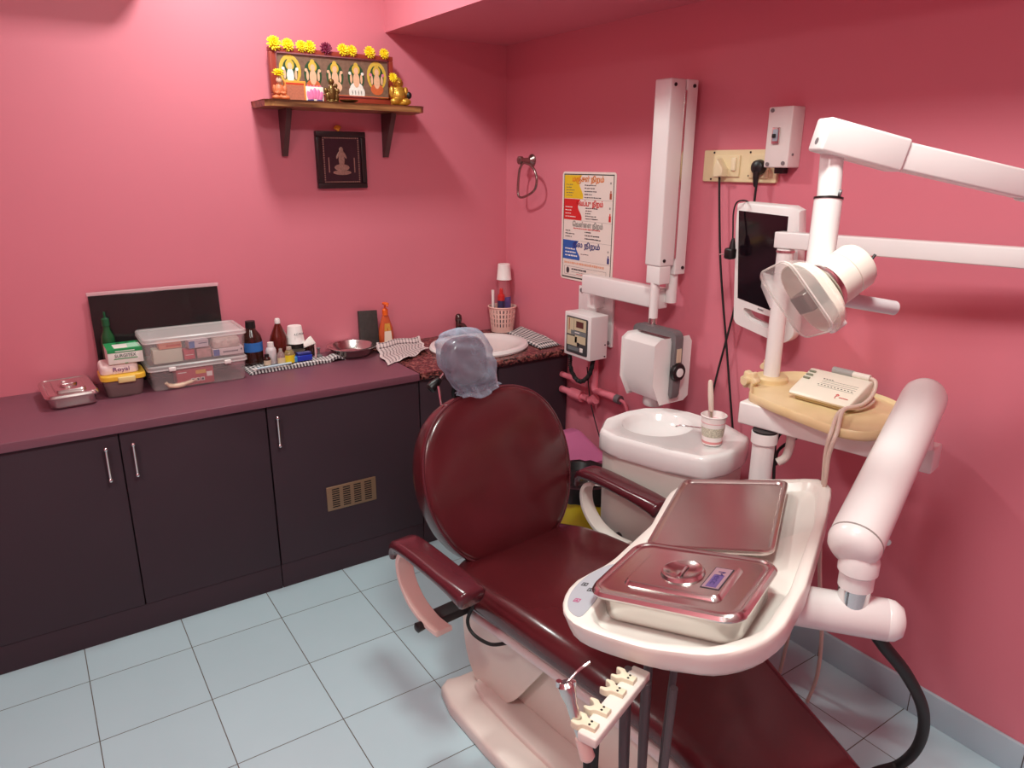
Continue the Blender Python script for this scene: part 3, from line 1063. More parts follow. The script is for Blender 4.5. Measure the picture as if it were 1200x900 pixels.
# ------------------------------------------------------------------ x-ray unit
t = thing('dental_xray_arm', 'white wall-mounted dental x-ray unit with folded upright arm', 'x-ray unit', (0, -0.75, 0.95))
MB().box((-0.006, -0.71, 0.955), (0.012, 0.225, 0.235), 0.002).build('wall_plate', m_white, t)
for y, z in ((-0.62, 1.055), (-0.805, 1.055), (-0.805, 0.855), (-0.62, 0.855)):
    MB().cyl((-0.011, y, z), (-0.018, y, z), 0.009, n=12).build('bolt', m_grey, t)
mb = MB()
mb.box((-0.085, -0.955, 1.108), (0.055, 0.44, 0.076), 0.006)
mb.box((-0.035, -0.742, 1.05), (0.06, 0.05, 0.10), 0.004)
mb.cyl((-0.06, -1.19, 1.095), (-0.06, -1.19, 1.2), 0.021)
mb.build('horizontal_arm', m_white, t)
mb = MB()
mb.box((-0.124, -1.184, 1.545), (0.072, 0.076, 0.62), 0.006)
mb.build('front_arm', m_white, t)
MB().box((-0.055, -1.184, 1.528), (0.054, 0.074, 0.655), 0.005).build('rear_arm', m_white, t)
mb = MB()
mb.box((-0.088, -1.2215, 1.54), (0.010, 0.004, 0.56), 0.001)
mb.build('guide_rail', m_steel, t)
for x, z in ((-0.14, 1.835), (-0.05, 1.835), (-0.14, 1.255), (-0.045, 1.225)):
    MB().cyl((x, -1.221, z), (x, -1.225, z), 0.006, n=12).build('cover_screw', m_black, t)
mb = MB()
mb.box((-0.128, -1.186, 1.203), (0.056, 0.066, 0.065), 0.004)
mb.build('knuckle', m_white, t)
nk = on(767, 345, 'x', -0.14)
mb = MB()
mb.cyl((-0.14, nk.y, 1.175), (-0.14, nk.y, 1.03), 0.0165)
nb = mb.build('neck', m_white, t)
MB().cyl((-0.14, nk.y, 1.045), (-0.14, nk.y, 1.018), 0.0172).build('collar', m_steel, nb)
HY = -1.225
# head: faceted box
mb = MB()
prof = [(-0.235, 0.835), (-0.235, 0.972), (-0.215, 0.985), (-0.085, 0.985), (-0.075, 0.97), (-0.075, 0.775), (-0.09, 0.765), (-0.2, 0.765)]
mb.prism(prof, -1.31 + 0.0, -1.14, Matrix(((1, 0, 0, 0), (0, 0, 1, 0), (0, 1, 0, 0), (0, 0, 0, 1))), bev=0.012, bevb=0.012)
mb.build('tube_head', m_white, t)
MB().lathe([(0.001, 0.0), (0.036, 0.0), (0.04, 0.006), (0.04, 0.045), (0.001, 0.045)], (-0.15, HY, 0.724)).build('cone', m_white, t)
mb = MB(frame((-0.15, 0, 0), (0, 1, 0), (0, 0, 1)))
out = [(-1.118, 0.88), (-1.118, 1.0)]
yo = []
for k in range(9):
    a = math.radians(0 + 90 * k / 8)
    yo.append((-1.145 + 0.028 * math.cos(a), 0.993 + 0.028 * math.sin(a)))
for k in range(9):
    a = math.radians(90 + 90 * k / 8)
    yo.append((-1.305 + 0.028 * math.cos(a), 0.993 + 0.028 * math.sin(a)))
outer = [(-1.117, 0.86)] + yo + [(-1.333, 0.86), (-1.33, 0.79), (-1.322, 0.775), (-1.314, 0.79)]
inner = [(-1.314, 0.985), (-1.306, 0.998), (-1.144, 0.998), (-1.136, 0.985), (-1.136, 0.86)]
mb.prism(outer + inner, -0.02, 0.02, bev=0.003)
yk = mb.build('yoke', m_grey, t)
mb = MB()
mb.capsule([(0, 0.034), (0.008, 0.034), (0.014, 0.03), (0.016, 0.001)], (-0.15, -1.328, 0.875), (-0.15, -1.4, 0.875))
dl = mb.build('dial', m_black, yk)
MB().capsule([(0, 0.016), (0.003, 0.016), (0.005, 0.001)], (-0.15, -1.343, 0.875), (-0.15, -1.4, 0.875)).build('dial_centre', m_white, dl)
MB().box((-0.15, -1.334, 0.935), (0.022, 0.002, 0.05)).build('scale_label', mat('label_beige', (214, 196, 170), 0.5), yk)

# ------------------------------------------------------------------ x-ray control box
t = thing('xray_control_box', 'white control box with red display below the poster', 'control box', (-0.1, -0.75, 0.79))
MB().box((-0.093, -0.752, 0.892), (0.094, 0.172, 0.186), 0.004).build('case', m_white, t)
A = on_right(-0.1405, -0.752, 0.892)
MB(A).prism(rrect(0.138, 0.156, 0.006), 0, 0.002).build('panel', mat('panel_charcoal', (62, 64, 66), 0.35), t)
mb = MB(A)
mb.use(mat('panel_sand', (206, 194, 160), 0.4))
mb.box((-0.042, 0.037, 0.0022), (0.044, 0.07, 0.001))
mb.box((0.021, 0.048, 0.0022), (0.078, 0.05, 0.001))
mb.box((-0.03, -0.025, 0.0022), (0.066, 0.04, 0.001))
mb.box((0.024, -0.012, 0.0022), (0.07, 0.036, 0.001))
mb.use(mat('panel_slate', (112, 120, 122), 0.4))
mb.box((0.012, 0.012, 0.0024), (0.1, 0.018, 0.001))
mb.box((-0.02, -0.058, 0.0024), (0.07, 0.016, 0.001))
mb.use(mat('panel_white', (236, 232, 226), 0.4))
mb.box((0.033, -0.056, 0.003), (0.02, 0.018, 0.002), 0.0005)
mb.box((0.004, 0.014, 0.003), (0.03, 0.004, 0.001))
mb.use(mat('panel_red', (170, 60, 40), 0.4))
mb.box((-0.05, 0.045, 0.003), (0.004, 0.05, 0.001))
mb.use(m_black)
mb.box((0.012, -0.034, 0.003), (0.012, 0.014, 0.002), 0.0005)
mb.build('panel_print', None, t)
MB(A).box((0.02, 0.05, 0.003), (0.046, 0.026, 0.002)).build('display', mat('display_red', (84, 22, 16), 0.15), t)
for y, z in ((-0.839, 0.86), (-0.839, 0.81)):
    MB().cyl((-0.06, y + 0.002, z), (-0.06, y - 0.002, z), 0.003, n=8).build('screw', m_black, t)
c0 = on(668, 420, 'x', -0.1)
pts = []
base = [on(a, b, 'x', -0.1) for a, b in ((668, 416), (669, 432), (675, 444), (682, 447), (690, 440), (694, 428), (695, 416))]
cen = catmull(base, 14)
for i in range(len(cen) * 2):
    q = i / 2
    p = cen[min(int(q), len(cen) - 1)]
    nx = cen[min(int(q) + 1, len(cen) - 1)]
    p = p.lerp(nx, q - int(q))
    a = i * 2 * math.pi / 3.2
    tg = (cen[min(int(q) + 1, len(cen) - 1)] - cen[max(int(q) - 1, 0)]).normalized()
    xx = V((1, 0, 0))
    yy = tg.cross(xx)
    pts.append(p + xx * (0.008 * math.cos(a)) + yy * (0.008 * math.sin(a)))
MB().tube(pts, 0.003, n=6, sm=3).build('coiled_cord', m_rubber, t)
cp = [on(a, b, 'x', -0.05) for a, b in ((688, 430), (690, 455), (694, 480), (702, 510), (710, 535), (716, 560))]
MB().tube(cp, 0.0025, n=8).build('thin_cord', m_rubber, t)

# pink painted pipes
t = thing('water_pipes', 'pink painted water pipes and tap on the wall under the control box', 'pipes', (-0.04, -0.7, 0.62))
m_pp = mat('painted_pipe', (228, 122, 138), 0.5, var=0.05)
mb = MB()
mb.tube([(-0.04, -0.527, 0.655), (-0.04, -0.6, 0.655), (-0.04, -0.68, 0.655)], 0.013, n=14, sm=0)
mb.tube([(-0.04, -0.527, 0.585), (-0.04, -0.6, 0.585), (-0.04, -0.72, 0.588)], 0.015, n=14, sm=0)
mb.tube([on(a, b, 'x', -0.04) for a, b in ((697, 420), (697, 440), (697, 456), (702, 459), (713, 463), (722, 467))], 0.016, n=14, sm=4)
mb.tube([(-0.03, -0.715, 0.78), (-0.03, -0.715, 0.7), (-0.03, -0.715, 0.66)], 0.012, n=12, sm=0)
mb.cyl((-0.04, -0.60, 0.585), (-0.04, -0.68, 0.585), 0.024, n=12)
mb.cyl((-0.04, -0.74, 0.585), (-0.04, -0.77, 0.60), 0.022, n=12)
mb.build('pipe', m_pp, t)
mb = MB()
p = on(722, 467, 'x', -0.04)
q = on(727, 469, 'x', -0.04)
mb.cyl(p, q, 0.019, n=14)
mb.build('end_nut', m_grey, t)
MB().tube([q, q + V((0, -0.03, -0.01)), q + V((0.0, -0.05, -0.06)), q + V((0.0, -0.06, -0.2)), q + V((0.0, -0.06, -0.35))], 0.007, n=8).build('flexible_hose', m_pp, t)

# ------------------------------------------------------------------ hanging cord with plug in front of the monitor
t = thing('hanging_cord', 'black cord with a plug dangling at the left edge of the monitor', 'cord', (-0.14, -1.48, 1.3))
pl = on(855, 297, 'x', -0.15)
MB().tube([on(a, b, 'x', v) for a, b, v in ((880, 246, -0.07), (877, 237, -0.1), (870, 235, -0.145), (863, 238, -0.15), (859.5, 250, -0.15), (859, 270, -0.15), (858.5, 286, -0.15))], 0.0026, n=8).build('cord', m_rubber, t)
mb = MB()
mb.box((0, 0, 0), (0.03, 0.032, 0.036), 0.008, T(pl.x, pl.y - 0.002, pl.z))
mb.capsule([(0, 0.011), (0.02, 0.008), (0.035, 0.004)], (pl.x, pl.y - 0.008, pl.z + 0.014), (pl.x, pl.y - 0.01, pl.z + 0.1), n=12)
mb.build('plug', m_black, t)
for d in (-0.006, 0.006):
    MB().cyl((pl.x + d, pl.y + 0.012, pl.z - 0.004), (pl.x + d, pl.y + 0.034, pl.z - 0.006), 0.0022, n=8).build('pin', m_steel, t)

# ================================================================== ON THE COUNTER


def steel_box(name, label, cx, cy, z0, ang, W, L, H, lid_h=0.010, bodyw=0.85, knob=True, A=None):
    """lidded instrument box: rounded body, pressed lid with raised panel and recessed centre knob"""
    if A is None:
        t = thing(name, label, 'instrument box', (cx, cy, z0), ang)
        A = T(cx, cy, z0, ang)
    else:
        t = thing(name, label, 'instrument box', A.translation)
    bw, bl = W * bodyw, L * (1 - (1 - bodyw) * W / L)
    mb = MB(A)

    def R(w_, h_, r, z):
        return [(p[0], p[1], z) for p in rrect(w_, h_, r, 6)]
    r0 = W * 0.16
    mb.loft([R(bw - 0.02, bl - 0.02, r0 - 0.008, 0.0), R(bw - 0.006, bl - 0.006, r0 - 0.003, 0.004), R(bw, bl, r0, 0.01), R(bw, bl, r0, H)])
    mb.build('body', m_steel, t)
    mb = MB(A)
    zl = H
    mb.loft([R(W - 0.004, L - 0.004, r0, zl - 0.004), R(W, L, r0 + 0.002, zl - 0.001), R(W, L, r0 + 0.002, zl + 0.002), R(W - 0.008, L - 0.008, r0, zl + 0.0085), R(W - 0.016, L - 0.016, r0 - 0.003, zl + 0.011),
             R(W - 0.024, L - 0.024, r0 - 0.006, zl + 0.0105), R(W - 0.03, L - 0.03, r0 - 0.008, zl + 0.008), R(W - 0.038, L - 0.038, r0 - 0.01, zl + 0.007), R(W - 0.05, L - 0.05, r0 - 0.014, zl + lid_h - 0.003),
             R(W * 0.58, L * 0.64, 0.016, zl + lid_h - 0.003), R(W * 0.55, L * 0.61, 0.014, zl + lid_h + 0.003), R(W * 0.53, L * 0.59, 0.012, zl + lid_h + 0.005), R(W * 0.1, L * 0.1, 0.006, zl + lid_h + 0.005)])
    lid = mb.build('lid', m_steel, t, ang=24)
    if knob:
        zz = zl + lid_h + 0.0045
        k = W * 0.135
        MB(A).lathe([(k * 1.35, zz - 0.0005), (k * 1.25, zz + 0.007), (k * 1.15, zz + 0.008), (k * 1.05, zz + 0.0065), (k * 0.7, zz + 0.001), (0.001, zz + 0.001)], (0, 0, 0), 36).build('knob', m_steel, lid)
        MB(A).box((0, 0, zz + 0.0035), (k * 1.5, 0.006, 0.003), 0.001).build('grip', m_chrome, lid)
    return t, A, zl + lid_h + 0.005, lid


steel_box('instrument_box', 'closed steel instrument box at the left end of the counter', -1.958, -0.165, CT, math.radians(4), 0.165, 0.245, 0.042)

# black panel in film, leaning on the wall
t = thing('wrapped_panel', 'large black panel in clear film leaning on the wall behind the boxes', 'panel', (-1.615, -0.04, CT))
LN = Matrix.Translation((-1.618, -0.036, CT)) @ Matrix.Rotation(math.radians(-4), 4, 'X')
MB(LN).box((0, 0, 0.168), (0.452, 0.014, 0.336), 0.003).build('board', mat('panel_black', (12, 11, 12), 0.08, var=0.15, vs=5, bump=0.6, bs=6, coat=0.0, spec=0.35), t)
mb = MB(LN)


def film(a, b):
    x = -0.23 + 0.46 * a
    z = 0.004 + 0.345 * b
    return (x, -0.0085 - 0.002 * (1 + noise.noise(V((x * 14, z * 20, 2)))) - 0.0012 * noise.noise(V((x * 40 + z * 40, z * 9, 5))), z)


mb.grid(film, 46, 34)
mb.build('film', mat('film', (236, 214, 216), 0.06, var=0, alpha=0.02, coat=0.0), t)
MB(LN).box((0, -0.006, 0.342), (0.46, 0.006, 0.014), 0.002).build('film_fold', mat('film_fold', (236, 200, 204), 0.15, var=0, alpha=0.5), t)

# green spray bottle behind the cartons
t = thing('green_bottle', 'dark green bottle behind the surgical carton', 'bottle', (-1.805, -0.073, CT))
MB().lathe([(0.001, 0), (0.021, 0), (0.0235, 0.006), (0.0235, 0.17), (0.021, 0.195), (0.012, 0.215), (0.011, 0.235), (0.001, 0.236)], (-1.805, -0.073, CT)).build('body', mat('green_plastic', (20, 84, 46), 0.25), t)
mb = MB()
mb.lathe([(0.013, 0), (0.013, 0.025), (0.004, 0.03), (0.004, 0.05), (0.001, 0.051)], (-1.805, -0.073, CT + 0.232), 16)
mb.build('cap', mat('green_cap', (20, 84, 50), 0.35), t)

# yellow lidded tub, tissue pack, carton
t = thing('lidded_tub', 'clear tub with yellow lid under the white tissue pack', 'container', (-1.785, -0.175, CT))
A = T(-1.787, -0.172, CT)
mb = MB(A)


def RR(w_, h_, r, z, n=5):
    return [(p[0], p[1], z) for p in rrect(w_, h_, r, n)]


mb.loft([RR(0.112, 0.112, 0.02, 0.001), RR(0.118, 0.118, 0.022, 0.006), RR(0.134, 0.132, 0.024, 0.066), RR(0.128, 0.126, 0.022, 0.066), RR(0.11, 0.11, 0.02, 0.006)], cap1=True)
mb.build('tub', mat('smoky_plastic', (150, 126, 126), 0.25, alpha=0.55), t)
ld = MB(A).prism(rrect(0.146, 0.142, 0.026), 0.064, 0.082, bev=0.005).build('lid', mat('yellow_lid', (234, 186, 58), 0.35), t)
MB(A).box((0.008, -0.073, 0.066), (0.056, 0.008, 0.022), 0.004).build('clip', mat('cream_clip', (234, 216, 150), 0.4), ld)
t = thing('tissue_pack', 'soft white tissue pack between yellow lid and surgical carton', 'pack', (-1.79, -0.16, CT + 0.083))
mb = MB(T(-1.795, -0.165, CT + 0.0825))
mb.prism(rrect(0.122, 0.115, 0.02), 0, 0.036, bev=0.014, bevb=0.004, seg=4)
mb.build('pack', mat('tissue_white', (238, 216, 212), 0.6, var=0.05, vs=30, bump=0.4, bs=50), t)
text('lettering', 'Royal', 0.022, mat('royal_purple', (112, 30, 110), 0.5), t, on_back(-1.79, -0.2235, CT + 0.1), fit=0.052)
t = thing('surgical_carton', 'green and white glove carton on top of the tissue pack', 'carton', (-1.77, -0.16, CT + 0.119))
cx, cy, cz, W_, D_, H_ = -1.77, -0.165, CT + 0.1195, 0.112, 0.12, 0.052
MB().box((cx, cy, cz + H_ / 2), (W_, D_, H_), 0.0015).build('carton', mat('carton_white', (238, 236, 228), 0.5, var=0.02), t)
mg = mat('carton_green', (36, 152, 86), 0.5)
mb = MB(on_back(cx, cy - D_ / 2 - 0.0004, cz + H_ / 2))
mb.use(mg)
mb.box((0, 0.0205, 0), (W_, 0.011, 0.0008))
mb.box((0, -0.0075, 0), (0.076, 0.003, 0.0008))
mb.box((0, 0.006 - 0.03, 0), (0.01, 0.002, 0.0008))
mb.use(MATS['carton_white'])
mb.box((0.0, 0.02, 0.0004), (0.062, 0.003, 0.0008))
mb.build('front_print', None, t)
mb = MB(T(cx, cy, cz + H_ + 0.0003))
mb.use(mg)
mb.prism([(-0.056, -0.06), (-0.03, -0.06), (-0.034, 0.06), (-0.056, 0.06)], 0, 0.0006)
mb.prism([(-0.034, 0.03), (0.056, 0.03), (0.056, 0.06), (-0.034, 0.06)], 0, 0.0006)
mb.prism([(-0.03, -0.06), (0.056, -0.06), (0.056, -0.045), (-0.03, -0.04)], 0, 0.0006)
mb.use(mat('carton_mint', (170, 222, 190), 0.5))
mb.prism([(0.012, -0.04), (0.056, -0.04), (0.046, 0.03), (0.016, 0.03)], 0, 0.0006)
mb.use(m_black)
mb.prism([(-0.016, 0.036), (-0.004, 0.04), (-0.004, 0.05), (-0.016, 0.05)], 0, 0.0009)
mb.prism([(0.014, 0.04), (0.024, 0.036), (0.024, 0.05), (0.014, 0.05)], 0, 0.0009)
mb.build('top_print', None, t)
text('lettering', 'SURGITEX', 0.017, mat('carton_ink', (40, 74, 62), 0.5), t, on_back(cx, cy - D_ / 2 - 0.001, cz + H_ / 2 + 0.003), fit=0.068)


# two frosted storage boxes
def storage_box(label, z0, H, W_, D_, cy):
    t = thing('storage_box', label, 'storage box', (-1.53, cy, z0), 0, 'frosted storage boxes')
    A = T(-1.533, cy, z0)
    mb = MB(A)
    mb.loft([RR(W_ - 0.03, D_ - 0.03, 0.016, 0.0008), RR(W_ - 0.024, D_ - 0.024, 0.018, 0.005), RR(W_ - 0.008, D_ - 0.008, 0.02, H - 0.014), RR(W_ - 0.012, D_ - 0.012, 0.018, H - 0.014),
             RR(W_ - 0.028, D_ - 0.028, 0.016, 0.005)])
    mb.build('tub', m_frost, t)
    mb = MB(A)
    mb.loft([RR(W_, D_, 0.022, H - 0.018), RR(W_, D_, 0.022, H - 0.004), RR(W_ - 0.008, D_ - 0.008, 0.018, H), RR(W_ - 0.03, D_ - 0.03, 0.014, H), RR(W_ - 0.034, D_ - 0.034, 0.012, H - 0.004)])
    mb.loft([RR(W_ - 0.001, D_ - 0.001, 0.022, H - 0.019), RR(W_ + 0.002, D_ + 0.002, 0.022, H - 0.016), RR(W_ - 0.001, D_ - 0.001, 0.022, H - 0.013)], cap0=False, cap1=False)
    ld = mb.build('lid', mat('frosted_lid', (240, 234, 232), 0.28, var=0.03, alpha=0.38), t)
    return t, A, ld


SBX, SBY = -1.533, -0.148
t, A, ld = storage_box('lower frosted storage box holding a red carton on the counter', CT, 0.095, 0.352, 0.2, SBY)
for x in (-0.095, 0.1):
    MB(A).box((x, -0.102, 0.081), (0.024, 0.006, 0.016), 0.003).build('clip', mat('clip_white', (246, 240, 236), 0.3), ld)
storage_box('upper frosted storage box packed with small cartons', CT + 0.0955, 0.104, 0.362, 0.206, SBY)


def carton(label, c, d, m, rz=0.0, extra=None, name='carton', cat='carton', group='cartons in the storage boxes'):
    t = tag(bpy.data.objects.new(name, None), label, cat, group)
    COL.objects.link(t)
    t.location = (c[0], c[1], c[2] - d[2] / 2)
    WM[t] = T(c[0], c[1], c[2] - d[2] / 2)
    A = T(c[0], c[1], c[2], rz)
    MB(A).box((0, 0, 0), d, 0.0015).build('box', m, t)
    if extra:
        mb = MB(A)
        extra(mb, d)
        mb.build('print', None, t)
    return t


ZB = CT + 0.102          # floor of the upper box
YC = SBY - 0.054
carton('pale green carton at the left inside the upper storage box', (-1.634, YC, ZB + 0.0255), (0.098, 0.06, 0.05), mat('carton_sage', (214, 216, 196), 0.5))


def pr_a(mb, d):
    mb.use(mat('carton_orange_ink', (204, 84, 60), 0.5))
    mb.box((0.01, -d[1] / 2 - 0.0004, 0), (0.05, 0.0008, 0.006))


carton('peach sachet lying on the pale green carton', (-1.622, YC, ZB + 0.063), (0.076, 0.062, 0.022), mat('carton_peach', (236, 158, 128), 0.5), extra=pr_a)


def pr_b(mb, d):
    mb.use(mat('carton_blue', (74, 122, 190), 0.5, var=0.1))
    mb.box((-d[0] / 2 + 0.01, -d[1] / 2 - 0.0004, 0), (0.02, 0.0008, d[2] - 0.003))
    mb.use(mat('carton_grey_ink', (100, 104, 130), 0.5))
    mb.box((0.014, -d[1] / 2 - 0.0004, 0.002), (0.03, 0.0008, 0.003))


carton('white and blue carton tilted above the red one in upper box', (-1.526, YC, ZB + 0.056), (0.07, 0.05, 0.028), mat('carton_lilac', (228, 214, 222), 0.5), extra=pr_b, rz=0.08)


def pr_c(mb, d):
    mb.use(m_pw)
    mb.box((0.0, -d[1] / 2 - 0.0004, 0), (d[0] * 0.7, 0.0008, 0.002))


carton('small red carton beside the pale green carton', (-1.56, YC + 0.004, ZB + 0.018), (0.038, 0.05, 0.035), mat('carton_rose', (206, 66, 84), 0.5), extra=pr_c)
carton('brown and white carton in the middle of the upper storage box', (-1.508, YC + 0.004, ZB + 0.018), (0.05, 0.05, 0.035), mat('carton_taupe', (196, 150, 146), 0.5, var=0.5, vs=60))


def pr_d(mb, d):
    mb.use(mat('carton_royal', (60, 96, 170), 0.5))
    mb.box((-d[0] / 2 + 0.012, -d[1] / 2 - 0.0004, 0), (0.022, 0.0008, d[2] - 0.003))
    mb.use(mat('carton_ink2', (70, 62, 86), 0.5))
    for k in range(9):
        mb.box((-0.018 + k * 0.0062, -d[1] / 2 - 0.0004, 0.0), (0.0042, 0.0008, 0.006))
    mb.box((0.047, -d[1] / 2 - 0.0004, 0.004), (0.006, 0.0008, 0.006))


carton('long white carton with blue end at right of upper storage box', (-1.422, YC, ZB + 0.0145), (0.112, 0.06, 0.027), mat('carton_blush', (232, 216, 218), 0.5), extra=pr_d)
mb = MB(T(-1.425, YC, ZB + 0.028))
mb.prism(rrect(0.1, 0.055, 0.015), 0.0005, 0.04, bev=0.014, bevb=0.006, seg=4)
tag(mb.build('crumpled_bag', mat('bag_beige', (224, 202, 194), 0.4, var=0.25, vs=40, bump=0.8, bs=60)), 'crumpled beige plastic bag on the long white carton', 'bag')


def pr_e(mb, d):
    mb.use(mat('carton_yellow', (226, 170, 60), 0.5))
    mb.box((0.02, -d[1] / 2 - 0.0004, 0.016), (0.036, 0.0008, 0.014))
    mb.use(m_pw)
    for k in range(3):
        mb.box((-0.01 + k * 0.017, -d[1] / 2 - 0.0004, -0.012), (0.014, 0.0008, 0.013))
    mb.box((0.05, -d[1] / 2 - 0.0004, 0.004), (0.02, 0.0008, 0.018))
    mb.box((-0.045, -d[1] / 2 - 0.0004, 0.02), (0.03, 0.0008, 0.003))
    mb.use(m_black)
    for k in range(3):
        mb.box((-0.01 + k * 0.017, -d[1] / 2 - 0.0008, -0.012), (0.009, 0.0008, 0.008), 0.0002)


carton('red carton inside the lower storage box', (-1.55, SBY - 0.045, CT + 0.0375), (0.13, 0.08, 0.062), mat('carton_red', (188, 44, 62), 0.5), extra=pr_e)
mb = MB()
mb.tube([(-1.655, -0.238, CT + 0.03), (-1.64, -0.235, CT + 0.016), (-1.61, -0.232, CT + 0.012), (-1.57, -0.231, CT + 0.02), (-1.545, -0.232, CT + 0.026)], [0.006, 0.009, 0.01, 0.008, 0.005], n=10)
tag(mb.build('rubber_glove', mat('glove_latex', (232, 208, 182), 0.6)), 'cream latex glove at the front of the lower storage box', 'glove')

# folded towel with bottles
m_chk = check_mat('check_black', (232, 224, 222), (48, 34, 42), 30, 7, 0.5)


def towel(a, b):
    x = -1.345 + 0.405 * a
    y0 = -0.205 + 0.02 * a
    y = y0 + (0.15 - 0.10 * max(0, min(1, (a - 0.62) / 0.2))) * b
    e = min(a, 1 - a, b, 1 - b)
    z = CT + 0.002 + 0.014 * min(1, e * 9) ** 0.5 + 0.004 * noise.noise(V((x * 25, y * 25, 0)))
    if a > 0.82:
        z += 0.01 * math.sin((a - 0.82) / 0.18 * math.pi)
    return (x, y, max(z, CT + 0.0015))


t = tag(MB().grid(towel, 60, 24).build('folded_towel', m_chk), 'folded black and white checked towel under the small bottles', 'towel')
TZ = CT + 0.0195


def bottle(name, label, x, y, z, prof, m, cap=None, capm=None, label_band=None, n=28, cat='bottle'):
    t = thing(name, label, cat, (x, y, z))
    MB().lathe(prof, (x, y, z), n).build('body', m, t)
    if cap:
        MB().lathe(cap, (x, y, z), 20).build('cap', capm, t)
    if label_band:
        r, za, zb, lm = label_band
        mb = MB()
        k = 14
        a0, a1 = math.radians(205), math.radians(345)
        rows = [[(x + q * math.cos(a0 + (a1 - a0) * i / k), y + q * math.sin(a0 + (a1 - a0) * i / k), zz) for i in range(k + 1)] for q, zz in ((r, z + za), (r + 0.0006, z + za), (r + 0.0006, z + zb), (r, z + zb))]
        mb.loft(rows, closed=False)
        mb.build('label', lm, t)
    return t


bottle('dark_bottle', 'large black bottle with blue label beside the storage boxes', -1.297, -0.085, TZ,
       [(0.001, 0), (0.036, 0), (0.04, 0.005), (0.04, 0.095), (0.036, 0.115), (0.02, 0.138), (0.018, 0.15), (0.001, 0.15)], m_glassb,
       [(0.001, 0.176), (0.019, 0.174), (0.02, 0.15), (0.02, 0.146), (0.001, 0.146)], m_black, (0.04, 0.052, 0.09, mat('label_blue', (54, 120, 200), 0.4)))
bottle('amber_bottle', 'amber glass bottle with white cap on the checked towel', -1.185, -0.075, TZ,
       [(0.001, 0), (0.034, 0), (0.037, 0.005), (0.037, 0.082), (0.032, 0.1), (0.011, 0.148), (0.010, 0.155), (0.001, 0.155)], mat('amber_glass', (92, 26, 14), 0.08, coat=0.5),
       [(0.001, 0.172), (0.009, 0.17), (0.0115, 0.163), (0.0115, 0.15), (0.001, 0.15)], mat('cap_white', (240, 236, 232), 0.4))
# dark jar carrying an upturned paper cup
bottle('dark_jar', 'short dark jar under the upturned white cup', -1.112, -0.062, TZ,
       [(0.001, 0), (0.032, 0), (0.035, 0.004), (0.035, 0.05), (0.03, 0.054), (0.001, 0.054)], m_black, cat='jar')
t = thing('upturned_cup', 'white paper cup with writing turned upside down on a dark jar', 'cup', (-1.112, -0.062, TZ + 0.0545))
mb = MB(T(-1.112, -0.062, TZ + 0.0545))
mb.lathe([(0.037, 0), (0.0385, 0.002), (0.037, 0.004), (0.029, 0.072), (0.028, 0.074), (0.001, 0.072)])
mb.build('cup', mat('paper_white', (244, 238, 234), 0.5), t)
text('lettering', 'A.C.MOR', 0.012, m_pk, t, frame((-1.106, -0.0975, TZ + 0.098), (1, 0.1, 0), (0, 0.115, 1)), fit=0.044)
t = thing('white_scoop', 'white plastic scoop cup leaning beside the upturned cup', 'scoop', (-1.065, -0.1, TZ))
mb = MB()
mb.lathe([(0.001, 0), (0.024, 0), (0.027, 0.004), (0.027, 0.042), (0.001, 0.044)], (-1.062, -0.085, TZ))
mb.build('jar', m_glassb, t)
mb = MB(frame((-1.066, -0.09, TZ + 0.052), (1, 0, 0.3), (0, 0.4, 1)))
mb.prism([(-0.028, -0.012), (0.026, -0.014), (0.02, 0.024), (0.012, 0.024), (-0.022, 0.01)], -0.014, 0.014, bev=0.004)
mb.build('scoop', mat('scoop_white', (240, 234, 226), 0.4), t)
bottle('white_vial', 'small frosted white bottle in front of the amber bottle', -1.238, -0.135, TZ,
       [(0.001, 0), (0.019, 0), (0.021, 0.003), (0.021, 0.055), (0.018, 0.064), (0.012, 0.07), (0.001, 0.07)], mat('frosted_vial', (226, 218, 220), 0.35, alpha=0.9),
       [(0.001, 0.089), (0.0125, 0.088), (0.0135, 0.07), (0.001, 0.068)], mat('cap_white', (240, 236, 232), 0.4))
bottle('amber_vial', 'tiny amber vial with beige label in front of the black bottle', -1.266, -0.168, TZ,
       [(0.001, 0), (0.014, 0), (0.0155, 0.003), (0.0155, 0.032), (0.01, 0.038), (0.001, 0.038)], m_glassb,
       [(0.001, 0.05), (0.009, 0.049), (0.0095, 0.037), (0.001, 0.036)], m_black, (0.0155, 0.006, 0.026, mat('label_beige', (214, 196, 170), 0.5)))
bottle('clear_vial', 'small clear glass vial with pale label between white and yellow bottles', -1.205, -0.155, TZ,
       [(0.001, 0), (0.016, 0), (0.018, 0.003), (0.018, 0.03), (0.013, 0.042), (0.007, 0.05), (0.001, 0.05)], mat('vial_glass', (190, 160, 156), 0.08, alpha=0.55, coat=0.5),
       [(0.001, 0.062), (0.007, 0.061), (0.0075, 0.05), (0.001, 0.05)], m_clear, (0.018, 0.003, 0.026, mat('label_cream', (226, 206, 164), 0.5)))
bottle('yellow_vial', 'small bottle with bright yellow label on the towel', -1.172, -0.16, TZ,
       [(0.001, 0), (0.02, 0), (0.022, 0.003), (0.022, 0.036), (0.015, 0.05), (0.008, 0.055), (0.001, 0.055)], mat('vial_olive', (160, 140, 90), 0.1, alpha=0.8, coat=0.5),
       [(0.001, 0.068), (0.01, 0.066), (0.011, 0.055), (0.001, 0.055)], mat('cap_steel', (190, 176, 160), 0.3), (0.022, 0.003, 0.034, mat('label_yellow', (236, 214, 40), 0.5)))
